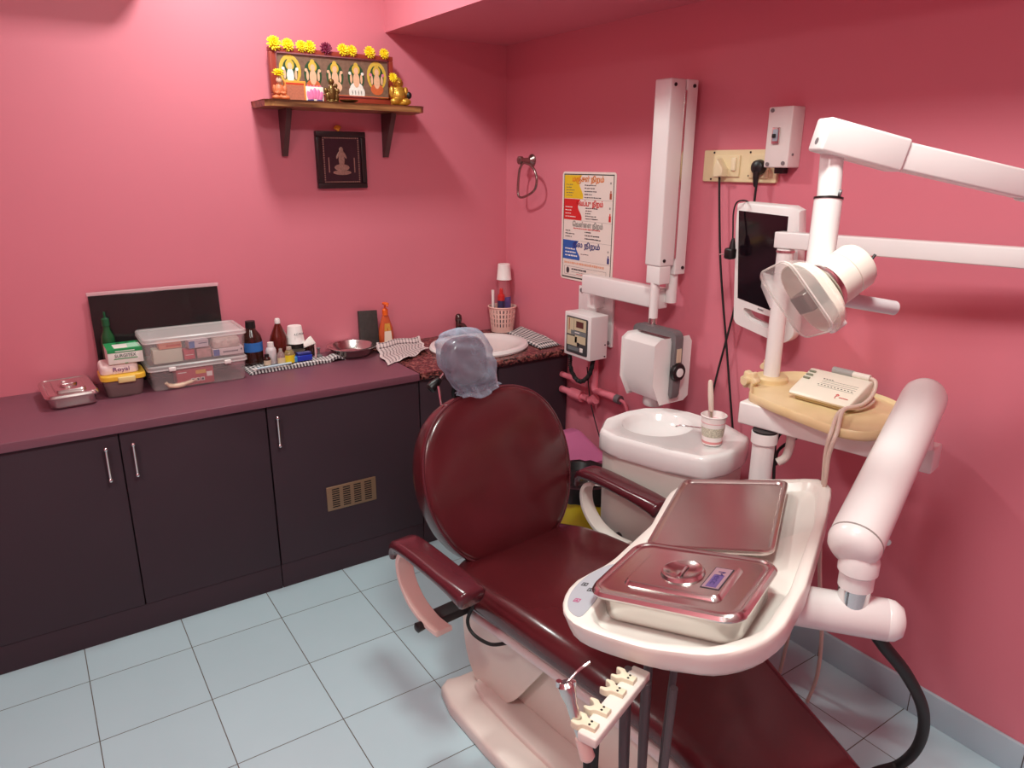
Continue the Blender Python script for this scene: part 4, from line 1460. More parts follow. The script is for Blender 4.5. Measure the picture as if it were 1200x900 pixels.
bottle('steel_cup', 'small dull steel cup behind the blue case', -1.125, -0.118, TZ,
       [(0.001, 0), (0.022, 0), (0.027, 0.004), (0.029, 0.034), (0.031, 0.036), (0.027, 0.036), (0.001, 0.03)], mat('dull_steel', (140, 124, 108), 0.35, 0.8), cat='cup')
t = thing('blue_case', 'small bright blue plastic case at the front of the towel', 'case', (-1.117, -0.165, TZ))
MB().box((-1.113, -0.162, TZ + 0.013), (0.062, 0.03, 0.024), 0.003).build('case', mat('case_blue', (40, 62, 186), 0.3), t)
MB().box((-1.113, -0.162, TZ + 0.031), (0.058, 0.028, 0.01), 0.003).build('lid', mat('case_navy', (40, 52, 130), 0.3), t)
MB().box((-1.148 - 0.003, -0.165, TZ + 0.012), (0.012, 0.026, 0.022), 0.002).build('end_block', mat('case_sky', (70, 150, 214), 0.3), t)
t = thing('blue_stick', 'pale blue capped stick lying along the towel front', 'stick', (-1.25, -0.19, TZ))
mb = MB()
mb.cyl((-1.315, -0.196, TZ + 0.002), (-1.175, -0.186, TZ + 0.004), 0.0045, n=12)
mb.build('barrel', mat('pale_blue', (190, 216, 226), 0.35), t)
MB().cyl((-1.332, -0.1972, TZ + 0.0017), (-1.313, -0.1959, TZ + 0.002), 0.0036, n=12).build('tip', m_pw, t)
t = thing('instrument_stand', 'small dark instrument stand at the right end of the towel', 'stand', (-1.03, -0.12, TZ))
mb = MB()
mb.lathe([(0.001, 0), (0.016, 0), (0.016, 0.005), (0.006, 0.01), (0.005, 0.03), (0.009, 0.036), (0.001, 0.04)], (-1.035, -0.12, TZ - 0.003), 18)
mb.build('stand', m_grey, t)
mb = MB()
mb.cyl((-1.056, -0.14, TZ - 0.003), (-1.054, -0.138, TZ + 0.055), 0.004, n=10)
mb.build('rod', mat('rod_pink', (232, 190, 190), 0.4), t)

# steel wash basin bowl
mb = MB()
bp = [(0.001, 0.002), (0.06, 0.0), (0.078, 0.006), (0.096, 0.036), (0.108, 0.041), (0.109, 0.044), (0.096, 0.044), (0.09, 0.038), (0.074, 0.012), (0.06, 0.006), (0.001, 0.006)]
mb.lathe(bp, (-0.884, -0.112, CT + 0.0005), 48)
tag(mb.build('steel_bowl', m_steel), 'wide shallow steel bowl between the two checked towels', 'bowl')

# dark stone tile against the wall
t = MB(Matrix.Translation((-0.772, -0.045, CT + 0.001)) @ Matrix.Rotation(math.radians(-10), 4, 'X') @ Matrix.Rotation(math.radians(3), 4, 'Y')).box((0, 0, 0.085), (0.088, 0.018, 0.17), 0.002).build('stone_slab', mat('dark_stone', (58, 50, 48), 0.7, var=0.35, vs=60, bump=0.3, bs=70))
tag(t, 'dark stone slab leaning on the wall beside the handwash', 'slab')

# handwash pump bottle
HX, HYW = -0.692, -0.052
t = thing('handwash_bottle', 'orange pump bottle of handwash behind the checked towel', 'bottle', (HX, HYW, CT))
mb = MB()
prf = [(0.026, 0.0), (0.03, 0.006), (0.031, 0.05), (0.029, 0.085), (0.022, 0.11), (0.017, 0.13), (0.012, 0.146)]
mb.loft([[(HX + 1.15 * r * math.cos(2 * math.pi * k / 24), HYW + 0.65 * r * math.sin(2 * math.pi * k / 24), CT + z) for k in range(24)] for r, z in prf])
mb.build('bottle', mat('soap_amber', (214, 96, 50), 0.12, alpha=0.85, coat=0.5), t)
mb = MB()
mb.use(mat('label_paper', (240, 226, 206), 0.45))
mb.prism([(-0.02, 0), (0.02, 0), (0.016, 0.055), (-0.016, 0.055)], 0, 0.001, frame((HX, HYW - 0.0215, CT + 0.02), (1, 0, 0), (0, 0.03, 1)))
mb.use(mat('label_gold', (212, 156, 66), 0.45, var=0.3, vs=150))
mb.prism([(-0.016, 0.056), (0.016, 0.056), (0.012, 0.09), (-0.012, 0.09)], 0, 0.001, frame((HX, HYW - 0.0215, CT + 0.02), (1, 0, 0), (0, 0.06, 1)))
mb.build('label', None, t)
mb = MB()
mb.lathe([(0.001, 0.146), (0.013, 0.146), (0.0135, 0.17), (0.008, 0.176), (0.0045, 0.178), (0.0045, 0.198), (0.001, 0.2)], (HX, HYW, CT), 18)
mb.box((HX - 0.002, HYW - 0.012, CT + 0.2), (0.02, 0.036, 0.011), 0.004)
mb.cyl((HX - 0.002, HYW - 0.028, CT + 0.198), (HX - 0.003, HYW - 0.036, CT + 0.19), 0.0035, n=10)
mb.build('pump', mat('pump_orange', (240, 104, 30), 0.35), t)

# checked dish towel spread over the seam
m_chk2 = check_mat('check_maroon', (224, 206, 204), (70, 38, 50), 15, 21, 0.34, band=0.05)
q00, q10, q11, q01 = V((-0.835, -0.375, 0)), V((-0.575, -0.245, 0)), V((-0.53, -0.06, 0)), V((-0.765, -0.095, 0))


def towel2(a, b):
    p = (q00 * (1 - a) + q10 * a) * (1 - b) + (q01 * (1 - a) + q11 * a) * b
    z = CT + 0.004 + 0.011 * max(0, noise.noise(V((p.x * 13, p.y * 13, 4))) + 0.35) + 0.004 * abs(noise.noise(V((p.x * 40 + p.y * 30, p.y * 8, 1))))
    if b > 0.86:
        z += 0.026 * math.sin((b - 0.86) / 0.14 * math.pi)
    off = 0.008 * math.sin(a * 9 + b * 3)
    return (p.x + 0.006 * math.sin(b * 11), p.y + off, max(z, CT + 0.002))


tag(MB().grid(towel2, 56, 44).build('dish_towel', m_chk2), 'maroon and white checked towel spread left of the sink', 'towel')

# oval sink and tap
SX, SY_ = -0.345, -0.30
t = thing('wash_sink', 'white oval ceramic sink set in the granite slab', 'sink', (SX, SY_, CT))
mb = MB()


def oval(r, z, ax=1.16):
    return [(SX + ax * r * math.cos(2 * math.pi * k / 56) * 1.0, SY_ + r * math.sin(2 * math.pi * k / 56), z) for k in range(56)]


mb.loft([oval(0.185, CT + 0.0005), oval(0.2, CT + 0.002), oval(0.203, CT + 0.01), oval(0.198, CT + 0.02), oval(0.185, CT + 0.023), oval(0.165, CT + 0.018), oval(0.15, CT + 0.013), oval(0.12, CT + 0.008), oval(0.05, CT + 0.005)])
mb.build('basin', m_ceramic, t)
MB().lathe([(0.001, 0.0055), (0.02, 0.0055), (0.022, 0.007), (0.001, 0.008)], (SX, SY_, CT), 20).build('drain', m_chrome, t)
t = thing('tap', 'dark metal tap behind the sink by the wall', 'tap', (-0.315, -0.06, CT))
mt = mat('tap_metal', (96, 80, 78), 0.25, 0.9)
mb = MB()
mb.cyl((-0.315, -0.06, CT), (-0.315, -0.06, CT + 0.075), 0.014, n=18)
mb.tube([(-0.315, -0.06, CT + 0.05), (-0.315, -0.1, CT + 0.065), (-0.315, -0.135, CT + 0.05)], 0.010, n=12)
mb.build('spout', mt, t)
mb = MB()
mb.capsule([(0, 0.015), (0.012, 0.017), (0.03, 0.014), (0.036, 0.008), (0.038, 0.001)], (-0.315, -0.06, CT + 0.075), (-0.315, -0.06, CT + 0.2), n=18)
mb.build('knob', mt, t)

# perforated basket with bottles
BX, BY = -0.072, -0.075
t = thing('perforated_basket', 'pale pink perforated basket of bottles in the corner', 'basket', (BX, BY, CT))
m_bsk = mat('basket_pink', (240, 196, 184), 0.4, var=0.02)
mb = MB()
N, ROWS = 72, 22
r0, r1, hb = 0.055, 0.068, 0.125
G = []
for j in range(ROWS + 1):
    z = CT + 0.002 + hb * j / ROWS
    rr_ = r0 + (r1 - r0) * j / ROWS
    G.append([mb.v((BX + rr_ * math.cos(2 * math.pi * k / N), BY + rr_ * math.sin(2 * math.pi * k / N), z)) for k in range(N)])
for j in range(ROWS):
    for k in range(N):
        rowi = j // 4
        hole = (k % 3 == 0 or k % 3 == 1) and j % 4 in (1, 2, 3) and 1 <= rowi <= 4 and k % 3 == 0
        if hole:
            continue
        mb.f((G[j][k], G[j][(k + 1) % N], G[j + 1][(k + 1) % N], G[j + 1][k]))
mb.f(list(reversed(G[0])))
mb.build('basket', m_bsk, t, mods=[('SOLIDIFY', dict(thickness=0.0025))])
MB().tube([(BX + 0.069 * math.cos(2 * math.pi * k / 24), BY + 0.069 * math.sin(2 * math.pi * k / 24), CT + 0.127) for k in range(24)], 0.0035, n=8, sm=2, closed=True).build('rim', m_bsk, t)
bz = CT + 0.006
bottle('mouthwash_bottle', 'clear bottle with purple label under an upturned cup in the basket', BX + 0.018, BY + 0.012, bz,
       [(0.001, 0), (0.03, 0), (0.033, 0.004), (0.033, 0.18), (0.03, 0.2), (0.028, 0.25), (0.001, 0.25)], mat('bottle_clear', (232, 150, 160), 0.1, alpha=0.35, coat=0.5), None, None,
       (0.034, 0.10, 0.168, mat('label_violet', (104, 92, 160), 0.45, var=0.3, vs=60)))
t = thing('paper_cup', 'white paper cup turned over on the bottle in the basket', 'cup', (BX + 0.018, BY + 0.012, bz + 0.251))
MB().lathe([(0.036, 0), (0.0375, 0.002), (0.036, 0.004), (0.03, 0.076), (0.028, 0.078), (0.001, 0.077)], (BX + 0.018, BY + 0.012, bz + 0.2505)).build('cup', MATS['paper_white'], t)
bottle('red_bottle', 'small dark bottle with red and blue cap in the basket', BX - 0.022, BY - 0.024, bz,
       [(0.001, 0), (0.016, 0), (0.018, 0.004), (0.018, 0.155), (0.001, 0.157)], mat('bottle_slate', (52, 50, 88), 0.3, var=0.3, vs=60),
       [(0.001, 0.155), (0.016, 0.155), (0.018, 0.16), (0.017, 0.182), (0.009, 0.19), (0.009, 0.205), (0.006, 0.215), (0.001, 0.216)], mat('cap_red', (206, 46, 44), 0.35))
mb = MB()
mb.cyl((BX - 0.045, BY + 0.01, bz), (BX - 0.05, BY + 0.008, bz + 0.205), 0.0075, n=14)
tag(mb.build('white_tube', mat('tube_white', (244, 232, 228), 0.35)), 'white stick standing at the left of the basket', 'stick')

# folded napkin by the corner
m_chk3 = check_mat('check_slate', (226, 220, 216), (34, 36, 50), 9, 13, 0.5)
n00, n10, n11, n01 = V((-0.136, -0.485, 0)), V((-0.012, -0.475, 0)), V((-0.006, -0.125, 0)), V((-0.085, -0.13, 0))


def napkin(a, b):
    p = (n00 * (1 - a) + n10 * a) * (1 - b) + (n01 * (1 - a) + n11 * a) * b
    z = CT + 0.012 + 0.006 * noise.noise(V((p.x * 18, p.y * 12, 8))) + 0.016 * a * (0.4 + b)
    e = min(a, 1 - a, b, 1 - b)
    return (p.x, p.y, CT + 0.002 + (z - CT) * min(1, e * 8 + 0.15))


tag(MB().grid(napkin, 40, 50).build('folded_napkin', m_chk3), 'folded slate and white checked cloth at the right end of the granite', 'towel')

# ================================================================== DENTAL CHAIR
CA = math.radians(5.57)
CH = T(-0.895, -1.42, 0, CA)          # local: x across, -y towards the footrest
t = thing('dental_chair', 'maroon vinyl dental chair with round backrest and pale base', 'dental chair', (-0.895, -1.42, 0), CA)
chair = t


def sections(rows, inset=0.0, drop=0.0, zth=None, uoff=0.0):
    rings = []
    for y, w_, zt, th in rows:
        th2 = zth or th
        ring = []
        for (a, b) in rrect(2 * (w_ - inset), th2, th2 * 0.45, 6):
            ring.append((a + uoff, y, zt - drop - th2 / 2 + b))
        rings.append(ring)
    return rings


SEAT = [(0.055, 0.15, 0.44, 0.05), (0.045, 0.195, 0.45, 0.075), (0.02, 0.232, 0.459, 0.09), (-0.05, 0.257, 0.469, 0.1), (-0.14, 0.266, 0.478, 0.1), (-0.26, 0.268, 0.486, 0.1), (-0.4, 0.266, 0.488, 0.1), (-0.5, 0.256, 0.48, 0.098),
        (-0.6, 0.238, 0.46, 0.095), (-0.72, 0.21, 0.42, 0.09), (-0.86, 0.185, 0.365, 0.085), (-0.98, 0.168, 0.318, 0.08), (-1.03, 0.155, 0.299, 0.068), (-1.05, 0.13, 0.288, 0.045)]
mb = MB(CH)
mb.loft(sections(SEAT))
mb.build('seat', m_leather, t, ang=60)
mb = MB(CH)
mb.loft(sections(SEAT[2:-2], inset=0.012, drop=0.094, zth=0.03))
mb.build('seat_shell', mat('shell_white', (226, 220, 216), 0.35), t)
# backrest
th = math.radians(19)
BO = V((0.007, 0.0, 0.447))
BR = CH @ frame(BO, (1, 0, 0), (0, math.sin(th), math.cos(th)))
half = [(0.09, -0.004), (0.15, 0.006), (0.195, 0.04), (0.23, 0.09), (0.254, 0.15), (0.267, 0.21), (0.269, 0.27), (0.259, 0.335), (0.235, 0.395), (0.198, 0.443), (0.15, 0.476), (0.09, 0.496)]
op = [(0, -0.006, 0)] + [(a, b, 0) for a, b in half] + [(0, 0.502, 0)] + [(-a, b, 0) for a, b in reversed(half)]
oc = [(p.x * 1.035, p.y) for p in catmull(op, 4, True)]


def br_ring(s, z, c=(0, 0.25)):
    return [(c[0] + (p[0] - c[0]) * s, c[1] + (p[1] - c[1]) * s, z) for p in oc]


mb = MB(BR)
mb.loft([br_ring(s, z) for s, z in ((0.6, -0.1), (0.82, -0.097), (0.92, -0.09), (0.97, -0.078), (0.99, -0.06), (1.0, -0.03), (1.0, -0.018), (0.994, -0.008), (0.98, -0.001), (0.955, 0.003), (0.9, 0.007), (0.78, 0.012), (0.6, 0.016), (0.35, 0.018), (0.1, 0.019))])
bk = mb.build('backrest', m_leather, t, ang=60)
MB(BR).tube([(p[0] * 0.992, 0.25 + (p[1] - 0.25) * 0.992, -0.006) for p in oc[::2]], 0.0045, n=8, sm=2, closed=True).build('piping', m_dleather, bk)
# bars carrying the headrest, lever
for u in (-0.12, 0.1):
    MB(BR).cyl((u, 0.42, -0.085), (u, 0.54, -0.075), 0.005, n=10).build('headrest_bar', m_chrome, t)
p0 = CH.inverted() @ on(507, 455, 'y', -1.2)
lv = [on(a, b, 'y', -1.15) for a, b in ((524, 433), (516, 444), (508, 452), (505, 458))]
mb = MB()
mb.cyl(lv[0], lv[1], 0.005, n=10)
lo = mb.build('lever', m_chrome, t)
mb = MB()
d_ = (lv[2] - lv[1]).normalized()
mb.capsule([(0, 0.007), (0.006, 0.011), (0.03, 0.017), (0.042, 0.017), (0.048, 0.012), (0.05, 0.002)], lv[1], lv[1] + d_)
mb.build('lever_knob', m_black, lo)
# headrest cushion under a net cap
hp_ = CH.inverted() @ on(547, 423, 'y', -1.245)
HR = CH @ frame(hp_, (1, 0, 0.03), (0, 0.22, 1)) @ Matrix.Scale(0.87, 4)
hr = MB(HR).prism(rrect(0.16, 0.17, 0.06, 8), -0.05, 0.03, bev=0.03, bevb=0.02, seg=4).build('headrest', m_leather, t)
MB(CH).tube([hp_ + V((0, 0.03, -0.05)), hp_ + V((0, 0.06, -0.12)), BO + V((0, 0.225, 0.38))], 0.014, n=12).build('headrest_post', m_black, hr)
mb = MB(HR)
rows = []
NU, NV = 72, 44
KV = [(0, 0.0), (0.03, 0.048), (0.08, 0.073), (0.18, 0.094), (0.32, 0.104), (0.5, 0.105), (0.68, 0.098), (0.8, 0.089), (0.88, 0.078), (0.93, 0.07), (0.97, 0.078), (1.0, 0.086)]


def kv(v_):
    for (a, ra), (b, rb) in zip(KV, KV[1:]):
        if v_ <= b:
            return ra + (rb - ra) * (v_ - a) / (b - a)
    return KV[-1][1]


for j in range(NV + 1):
    v_ = j / NV
    yy0 = 0.116 - 0.232 * v_ + 0.018 * math.sin(v_ * math.pi * 2) * 0.5
    rx = max(0.002, kv(v_))
    rz = max(0.002, kv(v_) * (0.66 if v_ < 0.8 else 0.6))
    ring = []
    for i in range(NU):
        a = 2 * math.pi * i / NU
        x, z = rx * math.cos(a), rz * math.sin(a)
        yy = yy0
        g = max(0.0, (v_ - 0.55) / 0.45)
        fold = 0.006 * g * math.sin(a * 11 + 4 * v_) + 0.0035 * math.sin(95 * (0.55 * x + 0.85 * yy) + 3 * noise.noise(V((x * 14, yy * 14, 2)))) * min(1, rx / 0.07)
        fold += 0.005 * noise.noise(V((x * 26, yy * 26, z * 26)))
        x += fold * math.cos(a) - 0.016 * max(0, yy) / 0.1 + 0.024 * max(0, -yy) / 0.1
        z += fold * math.sin(a)
        yy += 0.012 * g * math.sin(a * 2 + 0.8) + 0.008 * noise.noise(V((math.cos(a) * 2, v_ * 2, math.sin(a) * 2)))
        ring.append((x, yy, z + 0.002))
    rows.append(ring)
mb.loft(rows, cap0=True, cap1=False)
mb.build('net_cap', net_mat(), hr, ang=80)


def sweep(mb, path, widths, ths, u0, rnd_=0.45):
    """rounded-rectangle section swept along a path in the chair's (y, z) plane at x = u0"""
    P = [V((0, p[0], p[1])) for p in path]
    rings = []
    for i in range(len(P)):
        tg = (P[min(i + 1, len(P) - 1)] - P[max(i - 1, 0)]).normalized()
        nn = V((0, -tg.z, tg.y))
        w_, h_ = widths[i], ths[i]
        rings.append([V((u0 + a, 0, 0)) + P[i] + nn * b for a, b in rrect(w_, h_, min(w_, h_) * rnd_, 4)])
    mb.loft(rings)
    return mb


for side, u0, m_b in (('l', -0.38, m_pinkpl), ('r', 0.33, m_shell)):  # one plastic on both; right bracket's whiter colour stands in for brighter light
    zl_ = 0.014 if u0 > 0 else 0.0
    path = [(p.y, p.z + zl_) for p in catmull([(0, 0.062, 0.535), (0, 0.055, 0.562), (0, 0.03, 0.585), (0, -0.03, 0.591), (0, -0.13, 0.588), (0, -0.21, 0.583), (0, -0.255, 0.577), (0, -0.285, 0.571)], 4)]
    n_ = len(path)
    ths = [0.018 + 0.016 * min(1, k / 6) + (0.022 * max(0, (k - n_ * 0.62) / (n_ * 0.38))) for k in range(n_)]
    wd = [0.058 + 0.024 * min(1, k / 9) for k in range(n_)]
    ths[-1] *= 0.7
    wd[-1] *= 0.86
    pad = sweep(MB(CH), path, wd, ths, u0).build('armrest', m_dleather, t, ang=60)
    bp_ = [(p.y, p.z) for p in catmull([(0, -0.01, 0.578), (0, 0.022, 0.56), (0, 0.036, 0.525), (0, 0.024, 0.475), (0, -0.02, 0.43), (0, -0.08, 0.408), (0, -0.12, 0.405), (0, -0.155, 0.408)], 5)]
    sweep(MB(CH), bp_, [0.05] * len(bp_), [0.014] * len(bp_), u0, 0.2).build('armrest_bracket', m_b, pad)
    s_ = 1 if u0 > 0 else -1
    mb = MB(CH)
    mb.box((u0 - s_ * 0.075, -0.08, 0.398), (0.17, 0.05, 0.026), 0.003)
    mb.build('armrest_bar', m_black, pad)
    mb = MB(CH)
    mb.capsule([(0, 0.012), (0.02, 0.014), (0.024, 0.008)], (u0 + s_ * 0.02, -0.085, 0.398), (u0 + s_ * 0.2, -0.085, 0.398))
    mb.build('pivot_knob', m_black, pad)
# base and pedestal
bpoly = [(-0.285, -0.03), (-0.3, -0.95), (-0.2, -1.0), (0.2, -1.0), (0.27, -0.95), (0.25, -0.03), (0.12, 0.05), (-0.14, 0.05)]
mb = MB(CH)
bp2 = [(p.x, p.y) for p in catmull([(a, b, 0) for a, b in bpoly], 4, True)]
mb.prism(bp2, 0.0005, 0.045, bev=0.012, bevb=0.006)
bs = mb.build('base', mat('base_pale', (232, 220, 212), 0.35, var=0.03), t, ang=60)
mb = MB(CH)
mb.prism([(a * 0.72, -0.45 + (b + 0.45) * 0.85) for a, b in bp2], 0.043, 0.062, bev=0.008)
mb.build('base_cover', MATS['base_pale'], bs, ang=60)
YZ = Matrix(((0, 0, 1, 0), (1, 0, 0, 0), (0, 1, 0, 0), (0, 0, 0, 1)))
mb = MB(CH @ YZ)
poly = catmull([(0.03, 0.4, 0), (0.035, 0.28, 0), (0.02, 0.14, 0), (-0.03, 0.07, 0), (-0.1, 0.07, 0), (-0.16, 0.11, 0), (-0.225, 0.2, 0), (-0.285, 0.29, 0), (-0.3, 0.34, 0), (-0.31, 0.4, 0)], 4)
mb.prism([(p.x, p.y) for p in poly], -0.165, 0.165, bev=0.03, bevb=0.03, seg=4)
mb.build('carriage_cover', mat('cover_white', (232, 226, 214), 0.3, var=0.02), t, ang=60)
mb = MB(CH @ YZ)
mb.prism([(-0.12, 0.055), (-0.2, 0.2), (-0.3, 0.31), (-0.42, 0.3), (-0.8, 0.15), (-0.85, 0.055)], -0.13, 0.13, bev=0.018, bevb=0.018)
mb.build('lift_link', MATS['cover_white'], t, ang=50)
mb = MB(CH)
mb.tube([(-0.262, -0.13, 0.43), (-0.272, -0.11, 0.37), (-0.268, -0.13, 0.335), (-0.255, -0.19, 0.33), (-0.23, -0.23, 0.345)], 0.005, n=8)
mb.build('cable', m_rubber, t)

# ================================================================== SPITTOON
SK = 1.0767
SPZ = 0.74


def far(p):
    return (CAM.x + (p[0] - CAM.x) * SK, CAM.y + (p[1] - CAM.y) * SK)


SC = far((-0.44, -1.555))
spoly = [(-0.585, -1.435), (-0.55, -1.405), (-0.44, -1.387), (-0.366, -1.395), (-0.30, -1.44), (-0.267, -1.51), (-0.255, -1.652), (-0.29, -1.772), (-0.36, -1.81), (-0.45, -1.828), (-0.53, -1.815), (-0.575, -1.72), (-0.632, -1.53), (-0.625, -1.47)]
sp = polar([far(p) for p in spoly], SC, 72)
t = thing('spittoon', 'white dental spittoon basin on a pale cabinet beside the chair', 'spittoon', (-0.44, -1.6, 0))
mb = MB()


def spr(s, z):
    return [(SC[0] + (p[0] - SC[0]) * s, SC[1] + (p[1] - SC[1]) * s, z) for p in sp]


def bowl(s, z):
    c = far((-0.435, -1.525))
    return [(c[0] + 0.12 * s * math.cos(2 * math.pi * k / 72), c[1] + 0.12 * s * math.sin(2 * math.pi * k / 72) * 0.95, z) for k in range(72)]


mb.loft([spr(0.9, 0.664), spr(0.975, 0.665), spr(1.0, 0.675), spr(1.0, 0.722), spr(0.988, 0.734), spr(0.96, 0.74), spr(0.9, 0.737), bowl(1.04, 0.735), bowl(1.0, 0.73), bowl(0.93, 0.712), bowl(0.75, 0.692), bowl(0.4, 0.682), bowl(0.1, 0.678)])
mb.build('basin', m_ceramic, t, ang=60)
MB().lathe([(0.001, 0.6795), (0.016, 0.6795), (0.018, 0.682), (0.001, 0.683)], far((-0.435, -1.525)) + (0,), 20).build('drain', m_chrome, t)
mb = MB()
mb.loft([spr(0.86, 0.002), spr(0.9, 0.01), spr(0.94, 0.666)])
mb.build('cabinet', mat('spittoon_grey', (216, 208, 200), 0.35, var=0.02), t, ang=60)
mb = MB()
q = [on(a, b, 'z', z) for a, b, z in ((828, 505, 0.75), (822, 502, 0.755), (808, 500, 0.758), (798, 498.5, 0.756), (792, 500, 0.748))]
mb.tube([(q[0].x, q[0].y, 0.73)] + q, 0.0028, n=8)
mb.build('rinse_spout', m_chrome, t)
# paper cup with a handle stick standing in it
cp_ = on(834, 519, 'z', SPZ)
t = thing('paper_cup', 'printed paper cup standing on the edge of the spittoon', 'cup', (cp_.x, cp_.y, SPZ))
mb = MB()
mb.lathe([(0.001, 0.003), (0.028, 0.003), (0.0285, 0.0), (0.03, 0.0), (0.0385, 0.09), (0.0405, 0.092), (0.041, 0.094), (0.0385, 0.096), (0.037, 0.093), (0.029, 0.012), (0.001, 0.01)], (cp_.x, cp_.y, SPZ))
mb.build('cup', MATS['paper_white'], t)
m_band = mat('cup_print', (214, 196, 176), 0.5, var=0.8, vs=230)
mb = MB()
mb.use(m_band)
mb.lathe([(0.0332, 0.028), (0.0364, 0.058), (0.0361, 0.058), (0.0328, 0.028)], (cp_.x, cp_.y, SPZ), 40)
mb.use(mat('cup_pink', (226, 150, 150), 0.5))
mb.lathe([(0.0307, 0.005), (0.0318, 0.013), (0.0314, 0.013), (0.0303, 0.005)], (cp_.x, cp_.y, SPZ), 40)
mb.use(mat('cup_rose', (232, 170, 176), 0.5))
for z in (0.072,):
    mb.lathe([(0.0363 + (z - 0.058) * 0.094, z), (0.0365 + (z - 0.058) * 0.094, z + 0.0012), (0.036 + (z - 0.058) * 0.094, z + 0.002)], (cp_.x, cp_.y, SPZ), 40)
mb.build('print', None, t)
t = thing('saliva_ejector', 'pale handled ejector stick standing in the printed cup', 'ejector', (cp_.x, cp_.y, 0.77))
b0 = V((cp_.x + 0.005, cp_.y + 0.004, 0.755))
b1 = on(833.5, 482, 'x', b0.x)
b2 = on(832.5, 445, 'x', b0.x)
mb = MB()
d_ = (b2 - b1)
mb.capsule([(0, 0.006), (0.004, 0.008), (d_.length * 0.5, 0.009), (d_.length - 0.01, 0.0075), (d_.length - 0.003, 0.006), (d_.length, 0.001)], b1, b2, n=16)
mb.build('handle', mat('ejector_ivory', (236, 222, 206), 0.35), t)
MB().cyl(b0, b1, 0.0035, n=10).build('stem', mat('ejector_grey', (150, 140, 120), 0.3), t)

# ================================================================== UNIT STAND with post, beam, wooden tray and light post
PX, PYY = -0.378, -1.882
t = thing('unit_stand', 'white post and beam carrying the honey coloured tray by the wall', 'unit stand', (PX, PYY, 0))
mb = MB()
mb.lathe([(0.001, 0), (0.09, 0), (0.09, 0.012), (0.05, 0.02), (0.0305, 0.03), (0.0305, 0.835), (0.036, 0.84), (0.036, 0.87), (0.001, 0.872)], (PX, PYY, 0), 32)
mb.build('post', m_white, t)
mb = MB()
mb.lathe([(0.031, 0.655), (0.0315, 0.656), (0.031, 0.658)], (PX, PYY, 0), 32)
mb.lathe([(0.034, 0.871), (0.034, 0.876), (0.001, 0.876)], (PX, PYY, 0), 32)
mb.build('seam', m_black, t)
bA, bB = V((-0.368, -1.795, 0.908)), V((-0.275, -2.292, 0.908))
bb = MB()
bb.bar(bA, bB, 0.062, 0.064, bev=0.005)
bb.build('beam', m_white, t)
tpoly = [(-0.324, -1.776), (-0.27, -1.735), (-0.19, -1.705), (-0.111, -1.72), (-0.05, -1.764), (-0.045, -1.85), (-0.085, -2.06), (-0.12, -2.13), (-0.19, -2.175), (-0.282, -2.195), (-0.37, -2.195), (-0.42, -2.165), (-0.428, -2.11), (-0.4, -1.9), (-0.375, -1.815)]
tp = polar(tpoly, (-0.24, -1.95), 64)
tp = [(p.x, p.y) for p in catmull([(a, b, 0) for a, b in tp[::2]], 2, True)]


def tr_(s, z):
    return [(-0.24 + (p[0] + 0.24) * s, -1.95 + (p[1] + 1.95) * s, z) for p in tp]


mb = MB()
mb.loft([tr_(0.93, 0.941), tr_(0.985, 0.941), tr_(1.0, 0.947), tr_(1.0, 0.962), tr_(0.985, 0.966), tr_(0.965, 0.964), tr_(0.945, 0.956), tr_(0.5, 0.956)])
wt = mb.build('tray', m_tray, t, ang=60)
UX, UY = -0.197, -1.752
mb = MB()
mb.lathe([(0.05, 0.955), (0.05, 0.968), (0.044, 0.974), (0.001, 0.974)], (UX, UY, 0), 28)
mb.build('post_boss', m_tray, wt)
# clamp knobs
for q, s in (((879, 446), 1.0), ((900, 432), 0.7)):
    p = on(q[0], q[1], 'y', -1.745 if s == 1 else -1.70)
    p.z = 0.972 if s == 1 else 0.985
    mb = MB(frame(p, (0, 1, 0), (0, 0, 1)))
    star = [(0.026 * s * (1 + 0.14 * math.cos(6 * 2 * math.pi * k / 48)) * math.cos(2 * math.pi * k / 48), 0.026 * s * (1 + 0.14 * math.cos(6 * 2 * math.pi * k / 48)) * math.sin(2 * math.pi * k / 48)) for k in range(48)]
    mb.prism(star, -0.011, 0.011, bev=0.004, bevb=0.004)
    mb.cyl((0, 0, -0.03), (0, 0, 0.03), 0.012 * s, n=16)
    mb.build('clamp_knob', m_ivory, wt)
HZ = 1.372
mb = MB()
mb.cyl((UX, UY, 0.96), (UX, UY, HZ - 0.02), 0.0235, n=28)
mb.build('light_post', m_white, t)
MB().cyl((UX, UY, HZ - 0.03), (UX, UY, HZ - 0.024), 0.026, n=28).build('bearing', m_steel, t)
# coil and cables behind the post
mb = MB()
mb.tube([on(a, b, 'x', -0.3) for a, b in ((909, 520), (915, 508), (935, 500), (950, 495))], 0.0045, n=8)
mb.tube([on(a, b, 'x', -0.3) for a, b in ((909, 545), (912, 528), (930, 515), (950, 503))], 0.0045, n=8)
mb.tube([on(908, 520, 'x', -0.34), (-0.345, -1.915, 0.6), (-0.34, -1.92, 0.4), (-0.33, -1.93, 0.1), (-0.33, -1.93, 0.012)], 0.0045, n=8)
mb.build('cable', m_rubber, t)
mb = MB()
mb.tube([(-0.335, -1.93, 0.89), (-0.325, -1.93, 0.85), (-0.33, -1.925, 0.8), (-0.345, -1.91, 0.78)], 0.012, n=10)
mb.build('corrugated_tube', mat('tube_beige', (222, 208, 200), 0.5), t)

